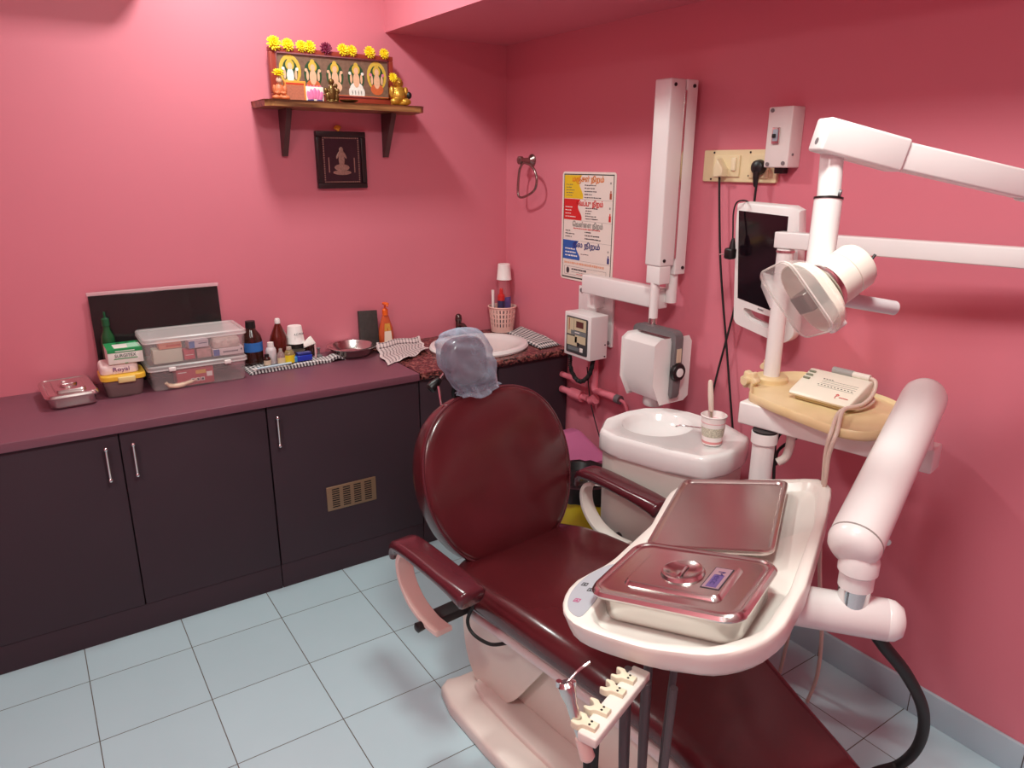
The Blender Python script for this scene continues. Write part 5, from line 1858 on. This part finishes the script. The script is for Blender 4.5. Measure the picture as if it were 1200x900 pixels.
# ultrasonic scaler unit on the wooden tray
t = thing('scaler_unit', 'cream tabletop scaler unit with buttons on the honey coloured tray', 'scaler', (-0.2, -1.98, 0.957))
m_sc = mat('scaler_cream', (236, 230, 212), 0.35, var=0.02)
SO = V((-0.292, -1.975, 0.957))
SA = frame(SO, (0.05, -0.995, 0), None, (0, 0, 1)) if False else frame(SO, (0.0, -1, 0), (1, 0, 0))
SA = Matrix.Translation(SO) @ Matrix.Rotation(math.radians(-90 + 4), 4, 'Z')   # local x along the front towards the viewer's right, y to the wall
mb = MB(SA @ Matrix(((0, 0, 1, 0), (1, 0, 0, 0), (0, 1, 0, 0), (0, 0, 0, 1))))
mb.prism([(-0.004, 0.018), (0.0, 0.012), (0.1, 0.012), (0.122, 0.02), (0.124, 0.055), (0.112, 0.068), (0.1, 0.07), (0.001, 0.026)], -0.088, 0.088, bev=0.004, bevb=0.004)
mb.build('case', m_sc, t)
mb = MB(SA)
mb.box((0, 0.055, 0.0065), (0.15, 0.09, 0.013), 0.003)
mb.build('foot', mat('scaler_tan', (196, 176, 130), 0.45), t)
sl = math.atan2(0.07 - 0.026, 0.099)
SP = SA @ Matrix.Translation((0, 0.001, 0.0262)) @ Matrix.Rotation(sl, 4, 'X')
for k in range(3):
    MB(SP).box((-0.073, 0.062 + k * 0.016, 0.002), (0.02, 0.007, 0.004), 0.0018).build('button', mat('button_green', (128, 134, 112), 0.4), t)
mb = MB(SP)
mb.use(m_pgr)
for y in (0.072, 0.064, 0.056, 0.043):
    mb.box((0.022, y, 0.0004), (0.1, 0.0008, 0.0006))
mb.use(m_pk)
for k in range(11):
    mb.box((-0.03 + k * 0.0095, 0.049, 0.0005), (0.004, 0.002, 0.0008))
for k in range(4):
    mb.box((-0.028 + k * 0.008, 0.077, 0.0005), (0.005, 0.0015, 0.0008))
mb.use(mat('logo_red', (206, 70, 72), 0.45))
mb.tube([(0.036, 0.022, 0.0006), (0.04, 0.026, 0.0006), (0.044, 0.022, 0.0006), (0.038, 0.017, 0.0006), (0.04, 0.008, 0.0006)], 0.0012, n=6)
for k in range(7):
    mb.box((0.05 + k * 0.0036, 0.015, 0.0005), (0.0026, 0.003, 0.0008))
mb.build('print', None, t)
mb = MB(SA)
mb.cyl((-0.03, 0.118, 0.074), (0.028, 0.118, 0.074), 0.0105, n=16)
mb.build('handpiece_grip', mat('grip_grey', (158, 156, 152), 0.45), t)
mb = MB(SA)
mb.cyl((0.028, 0.118, 0.074), (0.075, 0.118, 0.074), 0.009, n=16)
mb.build('handpiece', m_cream, t)
mb = MB()
g0 = SA @ V((0.075, 0.118, 0.074))
g1 = SA @ V((0.1, 0.09, 0.04))
g2 = SA @ V((0.095, 0.02, 0.012))
mb.tube([g0, SA @ V((0.092, 0.116, 0.066)), g1, SA @ V((0.1, 0.04, 0.022)), SA @ V((0.085, -0.04, 0.016)), on(975, 504, 'x', -0.437), on(968, 530, 'x', -0.445), on(965, 565, 'x', -0.43), on(961, 640, 'x', -0.37), on(961, 690, 'x', -0.33), on(963, 740, 'x', -0.29), on(958, 790, 'x', -0.25), on(946, 822, 'z', 0.012)], 0.0055, n=10)
h0 = SA @ V((0.075, 0.115, 0.03))
mb.tube([h0, SA @ V((0.1, 0.1, 0.02)), SA @ V((0.098, 0.04, 0.0115)), SA @ V((0.088, -0.03, 0.018)), on(981, 506, 'x', -0.437), on(971, 535, 'x', -0.45), on(966, 570, 'x', -0.44), on(950, 640, 'x', -0.36), on(934, 700, 'x', -0.3), on(924, 745, 'x', -0.25), on(914, 788, 'z', 0.012)], 0.0055, n=10)
mb.build('hose', m_bhose, t)

# monitor on the post
t = thing('monitor', 'white framed dark monitor with carrying handle on the light post', 'monitor', (-0.1, -1.6, 1.26))
q = {k: on(a, b, 'x', x) for k, a, b, x in (('tl', 864, 237, -0.125), ('tr', 937, 243.5, -0.125), ('bl', 859.5, 372, -0.085), ('br', 912, 400, -0.085))}
mo = q['tl'].lerp(q['br'], 0.5)
ex = (q['tr'] - q['tl']).normalized()
ey = ((q['tl'] - q['bl']).normalized() + V((0, 0, 1)) * 0.2)
MF = frame(mo, ex, ey)


def onm(a, b, h=0.0):
    o, nn = MF.translation, MF.col[2].to_3d()
    d = ray(a, b)
    p = CAM + d * ((o + nn * h - CAM).dot(nn) / d.dot(nn))
    l = MF.inverted() @ p
    return (l.x, l.y)


def round_poly(P, r, n=5):
    out = []
    for i in range(len(P)):
        a, b, c = V(P[i - 1]), V(P[i]), V(P[(i + 1) % len(P)])
        d1, d2 = a - b, c - b
        q = min(r, d1.length * 0.45, d2.length * 0.45)
        s0_, s1_ = b + d1.normalized() * q, b + d2.normalized() * q
        for k in range(n + 1):
            u_ = k / n
            out.append(tuple(s0_ * (1 - u_) ** 2 + b * 2 * u_ * (1 - u_) + s1_ * u_ ** 2))
    return out


outl = round_poly([onm(*k) for k in ((863, 236), (859.5, 378), (916, 404), (931, 396), (939, 243))], 0.022)
hole = [onm(*k) for k in ((872, 360.5), (888, 366), (907, 373), (906, 379), (900, 384), (888, 379), (876, 372.5))]
hc = (sum(p[0] for p in hole) / 7, sum(p[1] for p in hole) / 7)
h1 = polar([(p.x, p.y) for p in catmull([(a, b, 0) for a, b in hole], 3, True)], hc, 80)
o1 = polar(outl, hc, 80)
mb = MB(MF)
z3 = lambda P, z: [(a, b, z) for a, b in P]
sh = lambda P, s: [(hc[0] + (a - hc[0]) * s, hc[1] + (b - hc[1]) * s) for a, b in P]
mb.loft([z3(h1, 0.002), z3(sh(o1, 0.985), 0.002), z3(o1, -0.004), z3(o1, -0.028), z3(sh(o1, 0.97), -0.034), z3(h1, -0.034)], loop=True)
mb.build('bezel', m_white, t, ang=50)
scr = [onm(*k) for k in ((866.5, 246.5), (865, 349), (914.5, 368), (924.5, 253.5))]
MB(MF).prism(scr, -0.01, 0.0028).build('screen', m_screen, t)
mq = onm(892, 363)
text('lettering', 'MUSIC', 0.008, m_pk, t, MF @ Matrix.Translation((mq[0], mq[1], 0.003)) @ Matrix.Rotation(math.radians(-8), 4, 'Z'))
mb = MB()
mb.bar(MF @ V((0.02, -0.02, -0.03)), V((UX, UY + 0.0, 1.2)), 0.05, 0.05, bev=0.004)
mb.build('mount_arm', m_white, t)

# ================================================================== OPERATING LIGHT
t = thing('operating_light', 'white dental lamp hanging from a long sloping spring arm', 'dental lamp', (UX, UY, HZ))
e0 = V((UX, UY, HZ + 0.004)) + V((0.0, 0.03, 0))
e1 = on(1200, 302, 'z', HZ + 0.012)
e2 = e0 + (e1 - e0) * 1.38
mb = MB()
mb.bar(e0, e2, 0.042, 0.046, bev=0.004)
mb.build('horizontal_arm', m_white, t)
s0, s1, s2 = at(960, 157, 1.24), at(1054, 183, 1.262), at(1200, 217, 1.29)
dirr = (s1 - s0).normalized()
mb = MB()
mb.bar(s0, s1, 0.05, 0.056, bev=0.005)
mb.build('arm_cover', m_white, t)
s3 = s2 + (s2 - s1).normalized() * 0.16
mb = MB()
mb.bar(s1 - (s2 - s1).normalized() * 0.03, s2, 0.042, 0.047, bev=0.004)
mb.bar(s2 + (s2 - s1).normalized() * 0.004, s3, 0.046, 0.052, bev=0.005)
mb.build('spring_arm', m_white, t)
mb = MB()
mb.cyl((s3.x, s3.y, s3.z + 0.02), (e2.x, e2.y, e2.z - 0.02), 0.024, n=24)
mb.build('elbow_post', m_white, t)
mb = MB()
lk = s0 + dirr * 0.018 - V((0, 0, 0.0))
pn = dirr.cross(V((0, 0, 1))).normalized()
mb.cyl(s0 + V((0, 0, -0.012)) - dirr * 0.0005, s0 + V((0, 0, -0.012)) - dirr * 0.003, 0.006, n=12)
mb.build('lock', m_grey, t)
# stem
k0, k1, k2 = at(976, 172, 1.262), at(971, 232, 1.265), at(959, 322, 1.285)
mb = MB()
mb.cyl(k0, k1, 0.0195, n=28)
mb.cyl(k1 + (k2 - k1) * 0.01, k2, 0.0235, n=28)
mb.build('stem', m_white, t)
MB().cyl(k1 - (k2 - k1).normalized() * 0.001, k1 + (k2 - k1).normalized() * 0.0025, 0.0245, n=28).build('stem_ring', m_black, t)
MB().cyl(at(983, 226, 1.245), at(986, 226.5, 1.243), 0.006, n=12).build('stem_screw', m_grey, t)
# head: axis from the rear housing to the open front
LC = at(962, 341, 1.22)
ax = (-CR * 0.82 - CU * 0.57 - CF * 0.12).normalized()
wx = (CR * 0.57 - CU * 0.82)
wx = (wx - ax * wx.dot(ax)).normalized()
LM = frame(LC, wx, ax.cross(wx))       # local x = long axis, z = forward (towards the light)
mb = MB(LM)
mb.lathe([(0.001, -0.09), (0.026, -0.09), (0.037, -0.085), (0.041, -0.077), (0.041, -0.052), (0.0395, -0.051), (0.0395, -0.049), (0.0415, -0.048), (0.0415, -0.006), (0.001, -0.004)], n=40)
mb.build('housing', m_cream, t)
mb = MB(LM)
mb.lathe([(0.0418, -0.016), (0.043, -0.014), (0.043, -0.006), (0.001, -0.004)], n=40)
mb.build('housing_ring', m_steel, t)
mb = MB(LM)
Rz = lambda w_, h_, r, z, n=6: [(p[0], p[1], z) for p in rrect(w_, h_, r, n)]
mb.loft([Rz(0.07, 0.07, 0.034, -0.006), Rz(0.105, 0.088, 0.04, 0.0), Rz(0.128, 0.1, 0.044, 0.012), Rz(0.134, 0.105, 0.046, 0.024), Rz(0.13, 0.101, 0.044, 0.024), Rz(0.12, 0.092, 0.04, 0.012), Rz(0.09, 0.07, 0.032, 0.004), Rz(0.03, 0.03, 0.012, 0.001)])
mb.build('reflector', mat('reflector_cream', (240, 232, 216), 0.25, var=0), t, ang=60)
mb = MB(LM)
mb.box((0.064, 0.0, 0.012), (0.012, 0.018, 0.03), 0.004)
mb.build('hinge_tab', m_white, t)
mb = MB(LM)
Ro = lambda w_, h_, r, z, o_: [(p[0] + o_, p[1], p[2]) for p in Rz(w_, h_, r, z)]
mb.loft([Ro(0.136, 0.107, 0.046, 0.012, 0), Ro(0.14, 0.112, 0.046, 0.024, -0.004), Ro(0.138, 0.112, 0.022, 0.047, -0.012), Ro(0.134, 0.108, 0.02, 0.051, -0.013), Ro(0.05, 0.05, 0.01, 0.052, -0.013)], cap0=False)
mb.build('clear_shield', m_clear, t, ang=40)
mb = MB(LM)
for zz, wd_, hd_ in ((0.047, 0.138, 0.112),):
    mb.tube([(a - 0.012, b, zz) for a, b in rrect(wd_, hd_, 0.022, 4)], 0.0015, n=6, sm=0, closed=True)
mb.build('shield_rim', mat('shield_edge', (240, 232, 226), 0.2, alpha=0.7), t)
mb = MB(LM)
mb.box((0.0, 0, 0.024), (0.034, 0.044, 0.04), 0.003)
mb.build('bulb_shade', mat('bulb_grey', (128, 118, 112), 0.35, 0.6), t)
mb = MB()
ha, hb_ = at(978, 349, 1.235), at(1048, 361, 1.27)
mb.cyl(ha, hb_, 0.0125, n=20)
mb.build('handle', mat('handle_grey', (206, 198, 200), 0.35), t)
mb = MB(LM)
mb.cyl((0.012, -0.004, -0.089), (0.012, -0.004, -0.098), 0.009, n=14)
mb.cyl((0.012, -0.004, -0.093), (0.004, 0.0, -0.118), 0.0025, n=8)
mb.build('toggle', m_black, t)

# ================================================================== INSTRUMENT TABLE (arm, tray, holders)
t = thing('instrument_table', 'white instrument tray on a thick swing arm over the chair', 'instrument table', (-0.745, -2.395, 0.7))
table = t
A0, A1 = V((-0.742, -2.378, 0.874)), V((-0.33, -2.262, 1.058))
L_ = (A1 - A0).length
mb = MB()
mb.capsule([(-0.044, 0.001), (-0.042, 0.022), (-0.036, 0.038), (-0.025, 0.0475), (-0.012, 0.051), (0.0, 0.051), (L_, 0.049), (L_ + 0.02, 0.047), (L_ + 0.035, 0.04), (L_ + 0.044, 0.026), (L_ + 0.047, 0.001)], A0, A1, n=40)
arm = mb.build('swing_arm', m_white, t, ang=60)
mb = MB()
dn = (A1 - A0).normalized()
mb.capsule([(0, 0.0513), (0.002, 0.0516), (0.004, 0.0513)], A0 - dn * 0.006, A1, n=40)
mb.build('cap_seam', mat('seam_grey', (150, 140, 136), 0.5), arm)
mb = MB()
mb.cyl((-0.31, -2.272, 0.94), (-0.33, -2.268, 1.04), 0.022, n=24)
mb.build('arm_pivot', m_white, t)
for q, x in (((1093, 483), -0.29), ((1037, 631), -0.66)):
    p = on(q[0], q[1], 'x', x)
    MB().cyl(p - V((0.03, 0.03, 0)) * 0.4, p, 0.0075, n=12).build('arm_bolt', m_steel, t)
mb = MB()
mb.lathe([(0.001, 0.775), (0.033, 0.777), (0.033, 0.808), (0.038, 0.813), (0.038, 0.838), (0.03, 0.862), (0.001, 0.862)], (-0.742, -2.39, 0), 32)
mb.build('knuckle', m_white, t)
MB().cyl((-0.742, -2.39, 0.725), (-0.742, -2.39, 0.779), 0.0305, n=28).build('chrome_collar', m_chrome, t)
c0_, c1_ = V((-0.93, -2.155, 0.712)), V((-0.688, -2.457, 0.712))
Lc = (c1_ - c0_).length
mb = MB()
mb.capsule([(0, 0.042), (Lc - 0.022, 0.042), (Lc - 0.021, 0.0412), (Lc - 0.019, 0.042), (Lc - 0.006, 0.04), (Lc + 0.008, 0.03), (Lc + 0.013, 0.015), (Lc + 0.014, 0.001)], c0_, c1_, n=36)
mb.build('support_arm', m_white, t, ang=50)
hp = on(1022, 738, 'z', 0.68)
mb = MB()
mb.tube([(-0.715, -2.42, 0.69)] + [at(a, b, d) for a, b, d in ((1036, 757, 1.5), (1062, 790, 1.58), (1080, 826, 1.68), (1082, 855, 1.78), (1072, 880, 1.88))] + [on(1052, 897, 'z', 0.017), on(1020, 908, 'z', 0.017), (-0.52, -2.3, 0.017)], 0.0135, n=14)
mb.build('main_hose', m_rubber, t)

TTH, TTL = math.radians(23.5), math.radians(10)
eL = V((math.cos(TTH), math.sin(TTH), 0))
eW = V((math.sin(TTH), -math.cos(TTH), 0)) * math.cos(TTL) + V((0, 0, 1)) * math.sin(TTL)
TR = frame((-0.85, -2.17, 0.79), eL, -eW)
tl_poly = [(-0.322, -0.25), (-0.235, -0.262), (-0.137, -0.228), (0.075, -0.217), (0.25, -0.245), (0.338, -0.252), (0.372, -0.2), (0.409, -0.12), (0.452, 0.09), (0.445, 0.118), (0.395, 0.132), (0.215, 0.153), (-0.116, 0.174), (-0.27, 0.168), (-0.344, 0.142), (-0.392, 0.08), (-0.41, -0.016), (-0.398, -0.125), (-0.375, -0.2)]
tl_poly = [(a, -b) for a, b in tl_poly]
tc = (0.0, 0.03)
oo = polar(tl_poly, tc, 96)
oo = [(p.x, p.y) for p in catmull([(a, b, 0) for a, b in oo[::2]], 2, True)]
in_poly = [(-0.386, 0.027), (-0.38, 0.10), (-0.366, 0.155), (-0.335, 0.17), (-0.29, 0.172), (-0.2, 0.182), (0.06, 0.192), (0.3, 0.225), (0.35, 0.19), (0.39, 0.09), (0.425, -0.085), (0.37, -0.105), (0.19, -0.133), (-0.137, -0.149), (-0.30, -0.135), (-0.365, -0.075)]
ii = polar(in_poly, tc, 96)
ii = [(p.x, p.y) for p in catmull([(a, b, 0) for a, b in ii[::2]], 2, True)]
mb = MB(TR)


def sc(P, s, z):
    return [(tc[0] + (a - tc[0]) * s, tc[1] + (b - tc[1]) * s, z) for a, b in P]


mb.loft([sc(oo, 0.84, -0.078), sc(oo, 0.87, -0.076), sc(oo, 0.9, -0.064), sc(oo, 0.915, -0.05), sc(oo, 0.955, -0.05), sc(oo, 0.975, -0.044), sc(oo, 0.99, -0.02), sc(oo, 1.0, -0.008), sc(oo, 0.997, -0.002), sc(oo, 0.985, 0.0), sc(ii, 1.015, 0.0), sc(ii, 0.998, -0.004), sc(ii, 0.975, -0.022), sc(ii, 0.96, -0.026), sc(ii, 0.5, -0.026)])
mb.build('tray', mat('tray_white', (240, 232, 224), 0.3, var=0.02), t, ang=55)
# membrane key panel at the near left corner
pp = [(-0.14, 0.212), (-0.194, 0.243), (-0.257, 0.248), (-0.305, 0.238), (-0.339, 0.219), (-0.357, 0.194), (-0.352, 0.182), (-0.315, 0.182), (-0.28, 0.185), (-0.22, 0.194)]
MB(TR).prism([(p.x, p.y) for p in catmull([(a, b, 0) for a, b in pp], 3, True)], -0.0005, 0.0015).build('key_panel', mat('panel_blue_grey', (176, 180, 188), 0.35), t)
for (a, b), m_ in (((-0.242, 0.233), m_black), ((-0.259, 0.211), m_black), ((-0.305, 0.218), mat('key_magenta', (186, 60, 120), 0.4))):
    mb = MB(TR @ Matrix.Translation((a, b, 0.0016)))
    mb.use(m_)
    for dx, dy, sx_, sy_ in ((0, 0.0055, 0.0125, 0.0016), (0, -0.0055, 0.0125, 0.0016), (0.0055, 0, 0.0016, 0.0125), (-0.0055, 0, 0.0016, 0.0125)):
        mb.box((dx, dy, 0), (sx_, sy_, 0.001))
    mb.prism([(-0.003, -0.003), (0.004, 0), (-0.002, 0.003)], -0.0005, 0.0006)
    mb.build('key', None, t)
# rear corner block under the tray
MB(TR).box((-0.05, -0.118, -0.075), (0.16, 0.02, 0.055), 0.004).build('tray_bracket', m_pinkpl, t)
# handpiece rail
r0_, r1_ = on(752, 788, 'z', 0.705), on(687, 868, 'z', 0.71)
mb = MB()
mb.bar(r0_, r1_, 0.034, 0.018, bev=0.003)
rl = mb.build('handpiece_rail', m_shell, t)
rd = (r1_ - r0_).normalized()
sd = V((rd.y, -rd.x, 0)).normalized()
if sd.y < 0:
    sd = -sd
for k, f in enumerate((0.22, 0.42, 0.7, 0.9)):
    o_ = r0_ + (r1_ - r0_) * f + V((0, 0, 0.0095))
    M2 = frame(o_, sd, None, (0, 0, 1))
    mb = MB(M2)
    hookp = catmull([(-0.008, -0.008, 0), (0.012, -0.009, 0), (0.02, -0.015, 0), (0.032, -0.014, 0), (0.033, -0.009, 0), (0.025, -0.006, 0), (0.021, 0.0, 0), (0.025, 0.006, 0), (0.033, 0.009, 0), (0.032, 0.014, 0), (0.02, 0.015, 0), (0.012, 0.009, 0), (-0.008, 0.008, 0)], 3)
    mb.use(mat('holder_cream', (226, 216, 190), 0.4))
    mb.prism([(p.x, p.y) for p in hookp], -0.004, 0.008, bev=0.002)
    mb.use(m_black)
    for yy in (-0.004, 0.004):
        mb.cyl((0.004, yy, 0.0078), (0.004, yy, 0.0086), 0.0022, n=10)
    mb.build('holder', None, rl)


def hose(pts, r=0.0075):
    MB().tube(pts, r, n=12).build('handpiece_hose', m_hose, t)


hs = [on(757, 800, 'z', 0.7), on(790, 806, 'z', 0.7), on(731, 824, 'z', 0.695)]
for k, (h_, r_) in enumerate(zip(hs, (0.0085, 0.007, 0.007))):
    e = (0.004, -0.016, 0.01)[k]
    bx, by = h_.x + e + 0.05, h_.y + 0.045
    hose([h_, (h_.x + e * 0.3, h_.y, 0.6), (h_.x + e, h_.y - 0.004, 0.42), (h_.x + e, h_.y - 0.006, 0.22), (h_.x + e + 0.012, h_.y + 0.006, 0.165), (h_.x + e + 0.038, h_.y + 0.032, 0.165), (bx, by, 0.22), (bx, by, 0.42), (bx - e * 0.5, by, 0.6), (bx - e, by, 0.715)], r_)
# air-water syringe in the last holder
ho = r0_ + (r1_ - r0_) * 0.9 + sd * 0.03 + V((0, 0, 0.010))
t2 = thing('air_water_syringe', 'steel air water syringe standing in the last cream holder', 'syringe', (ho.x, ho.y, ho.z))
top = ho + V((-0.006, 0.02, 0.052))
mb = MB()
dd = (top - ho).normalized()
mb.capsule([(-0.03, 0.008), (0.0, 0.009), (0.03, 0.0095), (0.045, 0.013), (0.06, 0.014), (0.066, 0.009)], ho, top, n=18)
mb.build('grip', m_steel, t2)
tp_ = ho + dd * 0.062
for d in (-0.011, 0.012):
    MB().cyl(tp_ + CR * d - V((0, 0, 0.004)), tp_ + CR * d + V((0, 0, 0.006)), 0.005, n=10).build('button', m_chrome, t2)
e_ = on(691, 776, 'x', tp_.x + 0.045)
MB().tube([tp_, tp_.lerp(e_, 0.55) + V((0, 0, 0.004)), e_], 0.0022, n=8).build('nozzle', m_chrome, t2)
mb = MB()
mb.capsule([(0.0, 0.011), (0.035, 0.0125), (0.04, 0.008)], ho - dd * 0.03, ho - dd * 0.2, n=18)
mb.build('sleeve', m_pinkpl, t2)
mb = MB()
b_0 = ho - dd * 0.065
mb.tube([b_0, b_0 + V((-0.002, -0.005, -0.06)), b_0 + V((0.0, -0.01, -0.2)), b_0 + V((0.005, -0.01, -0.36)), b_0 + V((0.018, 0.004, -0.42)), b_0 + V((0.04, 0.028, -0.42)), b_0 + V((0.053, 0.042, -0.36)), b_0 + V((0.06, 0.05, -0.2)), b_0 + V((0.07, 0.06, 0.03))], 0.0075, n=12)
mb.build('hose', m_rubber, t2)

# steel lid used as a tray and the closed instrument box on the table
t = thing('steel_tray_lid', 'large flat steel lid lying open behind the instrument box', 'tray', TR @ V((0.16, 0.1, 0.002)))
SM = TR @ Matrix.Translation((0.166, 0.072, 0.0035)) @ Matrix.Rotation(math.radians(8.5), 4, 'Z')
mb = MB(SM)
W_, L2 = 0.418, 0.27
mb.loft([Rz(W_, L2, 0.028, -0.0), Rz(W_ + 0.002, L2 + 0.002, 0.028, 0.004), Rz(W_, L2, 0.028, 0.009), Rz(W_ - 0.012, L2 - 0.012, 0.024, 0.0105), Rz(W_ - 0.022, L2 - 0.022, 0.02, 0.008), Rz(W_ - 0.03, L2 - 0.03, 0.018, 0.0035), Rz(W_ - 0.05, L2 - 0.05, 0.014, 0.003), Rz(W_ * 0.4, L2 * 0.4, 0.01, 0.003)])
mb.build('lid_sheet', mat('worn_steel', (206, 192, 188), 0.27, 1.0, var=0.08, vs=7, bump=0.06, bs=8), t)
BXM = TR @ Matrix.Translation((-0.219, 0.026, -0.0255)) @ Matrix.Rotation(math.radians(-3), 4, 'Z')
t, A, zt, lid = steel_box('instrument_box', 'lidded steel instrument box at the front of the white tray', 0, 0, 0, 0, 0.238, 0.305, 0.058, lid_h=0.010, bodyw=0.86, A=BXM)
mb = MB(A @ Matrix.Translation((0.0, -0.068, zt + 0.0004)))
mb.use(m_pk)
mb.box((0, 0, 0), (0.082, 0.036, 0.001))
mb.use(mat('plate_mauve', (156, 122, 132), 0.4))
mb.box((0, 0, 0.0003), (0.078, 0.032, 0.001))
mb.use(mat('plate_indigo', (96, 78, 128), 0.4))
mb.box((-0.012, 0.0, 0.0006), (0.048, 0.02, 0.001))
mb.build('name_plate', None, lid)
text('lettering', 'Mecc', 0.02, mat('plate_navy', (40, 34, 92), 0.4), lid, A @ Matrix.Translation((0.0, -0.068, zt + 0.0013)) @ Matrix.Rotation(math.radians(180), 4, 'Z'), fit=0.05)

# ================================================================== BINS
PB = V((-0.228, -0.79, 0))
t = thing('purple_bin', 'purple plastic dustbin with slanted lid between chair and wall', 'dustbin', PB)
m_pur = mat('bin_purple', (196, 108, 150), 0.35, var=0.04)
mb = MB(T(PB.x, PB.y, 0))
mb.loft([RR(0.22, 0.19, 0.03, 0.002), RR(0.29, 0.25, 0.035, 0.37)])
mb.build('bin_body', mat('bin_violet', (120, 62, 110), 0.35, var=0.04), t)
mb = MB(T(PB.x, PB.y, 0))
mb.loft([RR(0.305, 0.265, 0.04, 0.365), RR(0.31, 0.27, 0.04, 0.385), RR(0.26, 0.2, 0.03, 0.415), RR(0.16, 0.07, 0.02, 0.485), RR(0.14, 0.05, 0.018, 0.49)])
mb.build('bin_lid', m_pur, t, ang=25)
YB = V((-0.37, -1.085, 0))
t = thing('yellow_bin', 'yellow waste bin with a black bag folded over its rim', 'bin', YB)
mb = MB()
mb.lathe([(0.001, 0.002), (0.105, 0.002), (0.11, 0.01), (0.138, 0.425), (0.132, 0.425), (0.105, 0.012), (0.001, 0.01)], YB, 36)
mb.build('bin_body', mat('bin_yellow', (232, 204, 34), 0.35, var=0.05), t)
mb = MB()
rows = []
for r, z in ((0.141, 0.38), (0.149, 0.385), (0.149, 0.42), (0.142, 0.442), (0.127, 0.44), (0.11, 0.41), (0.05, 0.39), (0.005, 0.39)):
    rows.append([(YB.x + (r + 0.007 * noise.noise(V((a * 2.2, z * 30, 1)))) * math.cos(a * 2 * math.pi / 40), YB.y + (r + 0.007 * noise.noise(V((a * 2.2, z * 30, 9)))) * math.sin(a * 2 * math.pi / 40), z + (0.03 * noise.noise(V((a * 0.6, 3, 1))) if z < 0.383 else 0.006 * noise.noise(V((a * 1.1, 0, 5))))) for a in range(40)])
mb.loft(rows)
mb.build('bin_bag', mat('bag_black', (22, 20, 22), 0.3, var=0.1), t)
pq = on(697, 562, 'z', 0.455)
mb = MB(frame(pq, (0.6, -0.8, 0), (0.75, 0.6, 0.25)))
mb.prism(rrect(0.09, 0.07, 0.004), 0, 0.0015)
tag(mb.build('paper_slip', m_pw), 'scrap of white paper on the black bag of the yellow bin', 'paper')
